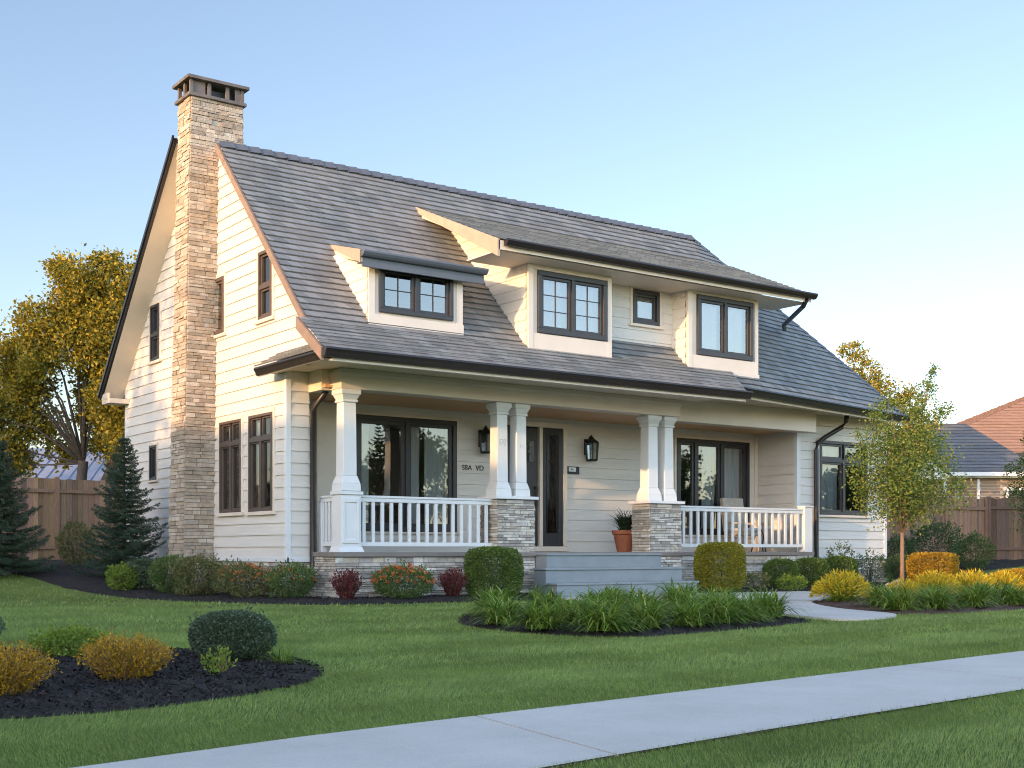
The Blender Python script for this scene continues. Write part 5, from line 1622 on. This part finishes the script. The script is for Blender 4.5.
# directions across the view, used to shape crowns that stand beyond the house
RX, RY = 0.81, -0.5865
def lat(dx, dz, r, dd=0.0): return (dx * RX + dd * 0.5865, dx * RY + dd * 0.81, dz, r)
gold_cl = [lat(0.4, 8.2, 1.0), lat(0.1, 7.5, 1.0, 0.4), lat(1.9, 8.2, 0.9), lat(1.3, 7.2, 1.1), lat(2.3, 7.2, 1.1, 0.5), lat(-0.9, 7.0, 0.9), lat(0.3, 6.4, 1.1), lat(1.4, 6.1, 1.1), lat(2.4, 5.9, 1.1), lat(-1.3, 6.2, 0.8),
           lat(-2.0, 6.0, 0.7), lat(-2.1, 5.0, 0.9, 0.6), lat(-1.4, 4.1, 0.8, 0.8), lat(2.2, 4.8, 1.1), lat(1.5, 4.2, 0.9, 0.6), lat(2.5, 3.9, 0.9), lat(0.9, 3.6, 0.7, 0.7), lat(-2.4, 3.5, 0.9, 0.5), lat(-0.6, 3.3, 0.5, 0.9), lat(3.2, 6.6, 1.0), lat(3.2, 5.2, 1.0), lat(-2.8, 4.3, 0.8), lat(0.5, 5.2, 0.8, 0.8), lat(1.6, 5.0, 0.9), lat(0.2, 4.4, 0.55, 0.8), lat(1.5, 3.1, 0.7, 0.5), lat(2.2, 3.0, 0.8, 0.4), lat(-1.2, 5.2, 0.7), lat(-1.9, 2.9, 0.6, 0.6), lat(1.3, 4.6, 0.7, -0.8), lat(1.9, 3.7, 0.8, -0.8), lat(-0.9, 5.7, 0.6, -0.6), lat(-2.9, 7.1, 0.6), lat(1.0, 8.8, 0.5), lat(-0.4, 8.6, 0.45)]
at(tree("big two trunked tree turning gold behind the left fence", 9.0, 0.17, gold_cl, 105000, 0.115, 0.6, LG['golden'], 81, 'bark', [(0.08, -0.05), (0.34, -0.22)], fork_z=0.33), 2.6, 19.0)

yt = [lat(0.0, 1.75, 0.55), lat(-0.45, 2.0, 0.55), lat(0.5, 1.95, 0.55), lat(0.0, 2.5, 0.6), lat(-0.65, 2.6, 0.5), lat(0.65, 2.65, 0.5), lat(0.05, 3.1, 0.55), lat(-0.5, 3.2, 0.45), lat(0.5, 3.25, 0.42), lat(1.05, 2.1, 0.36), lat(-0.85, 2.2, 0.26), lat(0.2, 3.75, 0.32), lat(0.5, 4.15, 0.24), lat(-0.25, 3.9, 0.26), lat(0.8, 3.75, 0.24), lat(0.62, 4.55, 0.16), lat(0.2, 1.9, 0.5, 0.4), lat(-0.1, 2.3, 0.5, -0.4), lat(-0.5, 3.7, 0.2)]
at(tree("slender young tree with small grey green leaves in the right bed", 4.6, 0.045, yt, 21000, 0.056, 0.6, LG['birch'], 82, 'bark_warm', [(0.0, 0.0)], name="tree", fork_z=0.27, leafcl=0.8), 13.0, -2.43)

bg_cl = [lat(-0.6, 8.3, 0.5), lat(-0.2, 7.4, 0.8), lat(-1.2, 6.8, 0.8), lat(0.4, 6.6, 0.9), lat(1.0, 5.8, 0.9), lat(-0.8, 5.8, 1.0), lat(0.3, 5.0, 1.1), lat(1.6, 4.6, 1.0), lat(-1.2, 4.4, 1.0), lat(0.4, 3.6, 1.0), lat(1.8, 6.4, 0.6), lat(2.2, 5.4, 0.7)]
at(tree("golden lit tree rising behind the right end of the house", 8.8, 0.15, bg_cl, 20000, 0.12, 0.55, LG['golden'], 83), 32.0, 13.5)
ed_cl = [lat(0.0, 1.6, 0.8), lat(-0.5, 2.3, 0.7), lat(0.6, 2.4, 0.9), lat(0.0, 3.1, 0.8), lat(0.5, 3.8, 0.7), lat(-0.3, 3.9, 0.4), lat(-0.7, 3.0, 0.4), lat(0.9, 4.3, 0.6)]
at(tree("bushy green tree at the right edge in front of the fence", 4.6, 0.08, ed_cl, 8000, 0.08, 0.55, LG['forest'], 84, fork_z=0.2), 25.55, 2.0)

# ------------------------------------------------------------------ fences
def fence(label, p, q, H, tone, seed, group="weathered board fences"):
    rng = np.random.default_rng(seed)
    p = np.array(p, float); q = np.array(q, float); L = np.hypot(*(q - p)); d = (q - p) / L; nr = np.array([d[1], -d[0]])
    z0 = gz(*p)
    root = empty("fence", (p[0], p[1], z0), label, "fence", group)
    m = MB(); u = 0.0
    def prism(m, u0, u1, n0, n1, a, c, za, zc):
        pts = [p + d * u0 + nr * n0, p + d * u1 + nr * n0, p + d * u1 + nr * n1, p + d * u0 + nr * n1]
        m.prism([tuple(t) for t in pts], 'z', a, c)
    while u < L - 0.02:
        w_ = min(rng.uniform(0.13, 0.16), L - u)
        c = np.array(tone) * rng.uniform(0.55, 1.25) * np.array([1, rng.uniform(0.92, 1.06), rng.uniform(0.85, 1.1)])
        m.cur = tuple(c)
        zz = gz(*(p + d * u))
        prism(m, u + 0.003, u + w_ - 0.004, 0.0 + rng.uniform(0, 0.006), 0.022, zz + 0.03, zz + H + rng.uniform(-0.015, 0.015), 0, 0)
        u += w_
    m.build("board_panel", M['wood'], root)
    m = MB(); m.cur = tuple(np.array(tone) * 0.8)
    nseg = max(1, int(L / 2))
    for k in range(nseg):
        ua, ub = L * k / nseg, L * (k + 1) / nseg; zz = gz(*(p + d * (ua + ub) / 2))
        for zr in (0.35, H - 0.35): prism(m, ua, ub, 0.03, 0.07, zz + zr, zz + zr + 0.09, 0, 0)
        prism(m, ua + 0.1, ub - 0.1, -0.014, -0.004, zz + H - 0.42, zz + H - 0.37, 0, 0)
    m.build("rail", M['wood'], root)
    n = max(2, int(round(L / 2.4)) + 1)
    for k in range(n):
        uu = L * k / (n - 1); zz = gz(*(p + d * uu))
        m = MB(); m.cur = tuple(np.array(tone) * rng.uniform(0.8, 1.2)); prism(m, uu - 0.05, uu + 0.05, -0.03, 0.09, zz, zz + H + 0.05, 0, 0); m.build("post", M['wood'], root)
    return root


fence("tall brown board fence behind the spruces on the left", (-9.0, 13.0), (3.0, 14.0), 2.12, (0.33, 0.19, 0.115), 90)
fence("brown board fence running from behind the house on the right", (17.6, 4.3), (26.9, 4.85), 1.98, (0.30, 0.17, 0.11), 91)
fence("darker board fence panel at the right edge, turning towards the street", (27.0, 4.8), (34.0, 1.4), 2.0, (0.17, 0.10, 0.07), 92)


# ------------------------------------------------------------------ neighbours
def local_box(root_m, c, yaw): pass


def rot_pts(pts, c, yaw):
    ca, sa = math.cos(yaw), math.sin(yaw)
    return [(c[0] + x * ca - y * sa, c[1] + x * sa + y * ca, z) for x, y, z in pts]


YAW = math.radians(-35.92)       # buildings facing roughly towards the street corner
class RB_:
    """MB in a frame turned about c"""
    def __init__(s, c, yaw): s.m = MB(); s.c = c; s.yaw = yaw
    def box(s, *a):
        t = MB(); t.box(*a); o = len(s.m.v); s.m.v += rot_pts(t.v, s.c, s.yaw); s.m.c += t.c; s.m.f += [tuple(i + o for i in f) for f in t.f]; return s
    def poly(s, pts): s.m.poly(rot_pts(pts, s.c, s.yaw)); return s
    def build(s, *a, **k): return s.m.build(*a, **k)


def shed():
    c = (5.0, 27.6); z = gz(*c)
    root = empty("shed", (c[0], c[1], z), "low shed with blue grey metal roof behind the left fence", "shed")
    RB_(c, YAW).box(-4.5, 2.6, 0, 4.5, z, 3.4).build("wall", M['shed_wall'], root)
    r = RB_(c, YAW)
    r.poly([(-4.9, -0.5, 3.35), (3.0, -0.5, 3.35), (3.0, 2.2, 4.75), (-4.9, 2.2, 4.75)]); r.poly([(-4.9, 2.2, 4.75), (3.0, 2.2, 4.75), (3.0, 5.0, 3.35), (-4.9, 5.0, 3.35)])
    for k in range(20):
        x = -4.85 + k * 0.41
        r.poly([(x, -0.5, 3.39), (x + 0.05, -0.5, 3.39), (x + 0.05, 2.2, 4.79), (x, 2.2, 4.79)]); r.poly([(x, -0.5, 3.35), (x, -0.5, 3.39), (x, 2.2, 4.79), (x, 2.2, 4.75)]); r.poly([(x + 0.05, -0.5, 3.35), (x + 0.05, -0.5, 3.39), (x + 0.05, 2.2, 4.79), (x + 0.05, 2.2, 4.75)])
    r.build("roof", M['metal_roof'], root, fix=False)
    RB_(c, YAW).box(-4.95, 3.05, -0.6, -0.48, 3.22, 3.36).build("gutter", M['iron'], root)


shed()


def brick_house():
    c = (40.2, 13.9); z = 0.5
    root = empty("brick_house", (c[0], c[1], z), "brown brick house with grey hipped roof beyond the right fence", "house")
    RB_(c, YAW).box(-4.6, 2.35, 0, 7, z, 4.2).build("wall", M['brickwall'], root)
    r = RB_(c, YAW); t = MB()
    e0 = 4.25
    F = [(-5.0, -0.5, e0), (2.75, -0.5, e0), (0.6, 3.4, 6.75), (-2.0, 3.4, 6.75)]
    for poly in (F, [(2.75, -0.5, e0), (2.75, 7.4, e0), (0.6, 3.4, 6.75)], [(2.75, 7.4, e0), (-5.0, 7.4, e0), (-2.0, 3.4, 6.75), (0.6, 3.4, 6.75)], [(-5.0, 7.4, e0), (-5.0, -0.5, e0), (-2.0, 3.4, 6.75)]):
        shingled(t, rot_pts(poly, c, YAW), 4.0, 0.16, 0.03)
    t.build("roof", M['roof_far'], root, fix=False)
    r.box(-5.0, 2.75, -0.62, -0.48, e0 - 0.14, e0 + 0.02).box(2.7, 2.82, -0.5, 7.4, e0 - 0.16, e0 - 0.01).box(-5.0, 2.7, -0.46, 0, e0 - 0.2, e0 - 0.16)
    r.build("gutter", M['white'], root)
    r = RB_(c, YAW); r.box(-0.15, -0.05, -0.12, -0.02, z, 4.0); r.build("downspout", M['white'], root)
    for (x0, x1) in ((1.15, 2.05),):
        r = RB_(c, YAW); r.box(x0, x0 + 0.09, -0.06, 0.02, 2.2, 3.5); r.box(x1 - 0.09, x1, -0.06, 0.02, 2.2, 3.5); r.box(x0 - 0.15, x1 + 0.15, -0.08, 0.02, 3.5, 3.64); r.box(x0, x1, -0.06, 0.02, 2.1, 2.2); r.box(x0 + 0.09, x1 - 0.09, -0.05, 0.02, 2.8, 2.88)
        wn = r.build("window", M['white'], root)
        r = RB_(c, YAW); r.poly([(x0 + 0.05, -0.02, 2.2), (x1 - 0.05, -0.02, 2.2), (x1 - 0.05, -0.02, 3.5), (x0 + 0.05, -0.02, 3.5)]); r.build("pane", M['glass'], wn, fix=False)
    # little white porch gable on the left
    r = RB_(c, YAW)
    r.poly([(-3.3, -0.9, 4.1), (-1.7, -0.9, 4.1), (-2.5, -0.9, 4.8)]); r.box(-3.4, -1.65, -0.95, -0.5, 3.95, 4.1)
    r.box(-3.3, -3.18, -0.85, -0.7, z, 3.95); r.box(-1.87, -1.75, -0.85, -0.7, z, 3.95)
    r.build("porch_gable", M['white'], root, fix=False)
    t = MB()
    for poly in ([(-3.5, -1.0, 4.05), (-2.5, -1.0, 4.9), (-2.5, 2.0, 4.9), (-3.5, 2.0, 4.05)], [(-1.5, -1.0, 4.05), (-1.5, 2.0, 4.05), (-2.5, 2.0, 4.9), (-2.5, -1.0, 4.9)]):
        shingled(t, rot_pts(poly, c, YAW), 4.0, 0.16, 0.03)
    t.build("porch_roof", M['roof_far'], root, fix=False)


brick_house()


def tiled_house():
    c = (68.1, 18.9); z = 0.5
    root = empty("tiled_house", (c[0], c[1], z), "large house with a terracotta tiled hipped roof at the right edge", "house")
    RB_(c, YAW).box(-15.8, 9.2, 0.5, 13, z, 6.7).build("wall", paint("buff stucco", (0.45, 0.38, 0.30), 0.85, 0.1, 2), root)
    t = MB(); e0 = 6.7; top = 13.2; rx = 1.0
    V_ = dict(a=(-16.6, -0.4, e0), b=(10, -0.4, e0), c=(10, 14, e0), d=(-16.6, 14, e0), r0=(-rx, 6.8, top), r1=(rx, 6.8, top))
    for poly in (('a', 'b', 'r1', 'r0'), ('b', 'c', 'r1'), ('c', 'd', 'r0', 'r1'), ('d', 'a', 'r0')):
        shingled(t, rot_pts([V_[k] for k in poly], c, YAW), 4.0, 0.2, 0.04)
    t.build("roof", M['roof_terra'], root, fix=False)
    RB_(c, YAW).box(-16.6, 10, -0.5, -0.38, e0 - 0.2, e0).build("gutter", M['bronze'], root)
    for k in range(4):
        wn = RB_(c, YAW).box(-7.6 + 4.4 * k, -6.2 + 4.4 * k, 0.42, 0.52, 4.2, 5.8).build("window", M['white'], root)
        r = RB_(c, YAW); r.poly([(-7.5 + 4.4 * k, 0.40, 4.3), (-6.3 + 4.4 * k, 0.40, 4.3), (-6.3 + 4.4 * k, 0.40, 5.7), (-7.5 + 4.4 * k, 0.40, 5.7)]); r.build("pane", M['glass'], wn, fix=False)


tiled_house()


# ------------------------------------------------------------------ unseen house and trees, added to throw evening shade and fill window reflections
def add_shade_house():  # unseen shade caster; its two ridge heights set the shade's upper edge
    root = empty("shade_house", (-28, -9, 0), "long grey unseen house added on the left for its shade", "house")
    for (y0, y1, zr) in ((-7.5, 8.0, 8.0), (-34.0, -8.2, 6.95)):
        m = MB(); m.box(-31, -25, y0, y1, 0, 4.8); m.build("wall", M['siding'], root)
        m = MB()
        a, b_ = y0 - 0.5, y1 + 0.5
        shingled(m, [(-24.3, a, 4.6), (-24.3, b_, 4.6), (-28, b_, zr), (-28, a, zr)]); shingled(m, [(-31.7, a, 4.6), (-28, a, zr), (-28, b_, zr), (-31.7, b_, 4.6)])
        m.poly([(-31, y1, 4.6), (-25, y1, 4.6), (-28, y1, zr - 0.05)]); m.poly([(-31, y0, 4.6), (-25, y0, 4.6), (-28, y0, zr - 0.05)])
        m.build("roof", M['roof_far'], root, fix=False)


add_shade_house()
GS = "street trees outside the picture"
rng = np.random.default_rng(95)
sh = tree("round unseen tree added on the left to shade the gable", 8.0, 0.16, cluster(rng, 18, 0, 0, 6.6, 2.4, 2.4, 2.6, 0.9, 1.4), 5000, 0.24, 0.7, LG['forest'], 96, group=GS, fork_z=0.35)
at(sh, -24.0, 3.9, 0, (1.25, 1.25, 1.3))  # unseen caster, added to shade the rear of the gable
for k, (x, y, s, lb) in enumerate(((-25, 10.0, 1.0, "tall unseen tree added for shade behind the unseen house"), (-26, 14, 1.12, "unseen tree added for its shade at the left rear"), (-24, 19.5, 1.1, "unseen tree added for its shade at the far left rear"))):
    o = copy_tree(sh); o["label"] = lb; at(o, x, y, k * 1.1, (s, s, s))
for k, x in enumerate((8, 14, 20, 25.5, 34.5, 38, 41.5, 45, 49, 53, 57, 60.5, 64, 67.5, 71, 74.5, 78, 82)):  # unseen row, added to darken what the porch windows reflect
    o = copy_tree(sh)
    o["label"] = "round unseen tree, one of the row added to darken the window reflections"; o["group"] = "unseen trees added across the road for the window reflections"
    q = (0.95, 1.1, 1.0, 0.85, 1.05)[k % 5]; at(o, x, -46 - 3 * (k % 3), k * 1.7, (q * 1.15, q * 1.15, q), -1.2)
fir = spruce("tall fir across the street mirrored in the porch window", 7.0, 1.5, 97, group=GS); at(fir, 20.6, -28.0, 0)

# ------------------------------------------------------------------ grass blades
def grass():
    rng = np.random.default_rng(12)
    Vs = []; bw = []
    d0 = np.array([0.5865, 0.81]); r0 = np.array([0.81, -0.5865]); c0 = np.array([CAM.x, CAM.y])
    polys = [SIDEWALK * 1.0 + np.array([(0, -0.025)] * len(WALK_FAR) + [(0, 0.025)] * len(WALK_NEAR)), PATH] + list(BEDS.values())
    segs = [(3.6, 6.2, 8000, 0.003, 0.023), (6.2, 9.0, 5200, 0.004, 0.025), (9.0, 13.0, 2400, 0.0058, 0.029), (13.0, 19.0, 800, 0.009, 0.035), (19.0, 28.0, 110, 0.02, 0.042), (28.0, 40.0, 40, 0.035, 0.05)]
    V = []
    for a, b_, dens, wd, hh in segs:
        half = 0.62; n = int(dens * half * (b_ * b_ - a * a))
        D = np.sqrt(rng.uniform(a * a, b_ * b_, n)); u = rng.uniform(-half, half, n) * D
        P = c0 + D[:, None] * d0 + u[:, None] * r0
        keep = np.ones(n, bool)
        for pl in polys: keep &= ~in_poly(P[:, 0], P[:, 1], pl)
        keep &= ~((P[:, 0] > 0.7) & (P[:, 0] < 16.85) & (P[:, 1] > 0.0) & (P[:, 1] < 9.1)) & ~((P[:, 0] > 4.9) & (P[:, 0] < 8.6) & (P[:, 1] > -1.2) & (P[:, 1] < 0.1))
        P = P[keep]; n = len(P)
        z = ground_z(P[:, 0], P[:, 1]); az = rng.uniform(0, 6.283, n); h_ = hh * rng.uniform(0.6, 1.25, n); le = rng.normal(0, 0.38, (n, 2)) * h_[:, None]
        band = np.sign(np.sin((P @ np.array([-0.13, 0.99])) * 2 * np.pi / 1.7))
        le = le + (band * 0.55 * h_)[:, None] * np.array([0.99, 0.13])
        s = np.stack([np.cos(az), np.sin(az)], 1) * (wd * rng.uniform(0.6, 1.3, n))[:, None] / 2
        A = np.column_stack([P - s, z - 0.004]); B = np.column_stack([P + s, z - 0.004]); T = np.column_stack([P + le, z + h_])
        V.append(np.stack([A, B, T], 1).reshape(-1, 3))
    V = np.concatenate(V)
    o = np_mesh("grass", V, np.arange(len(V)).reshape(-1, 3), M['blade'])
    tag(o, "short green grass blades of the mown lawn", None, None, "stuff")


grass()
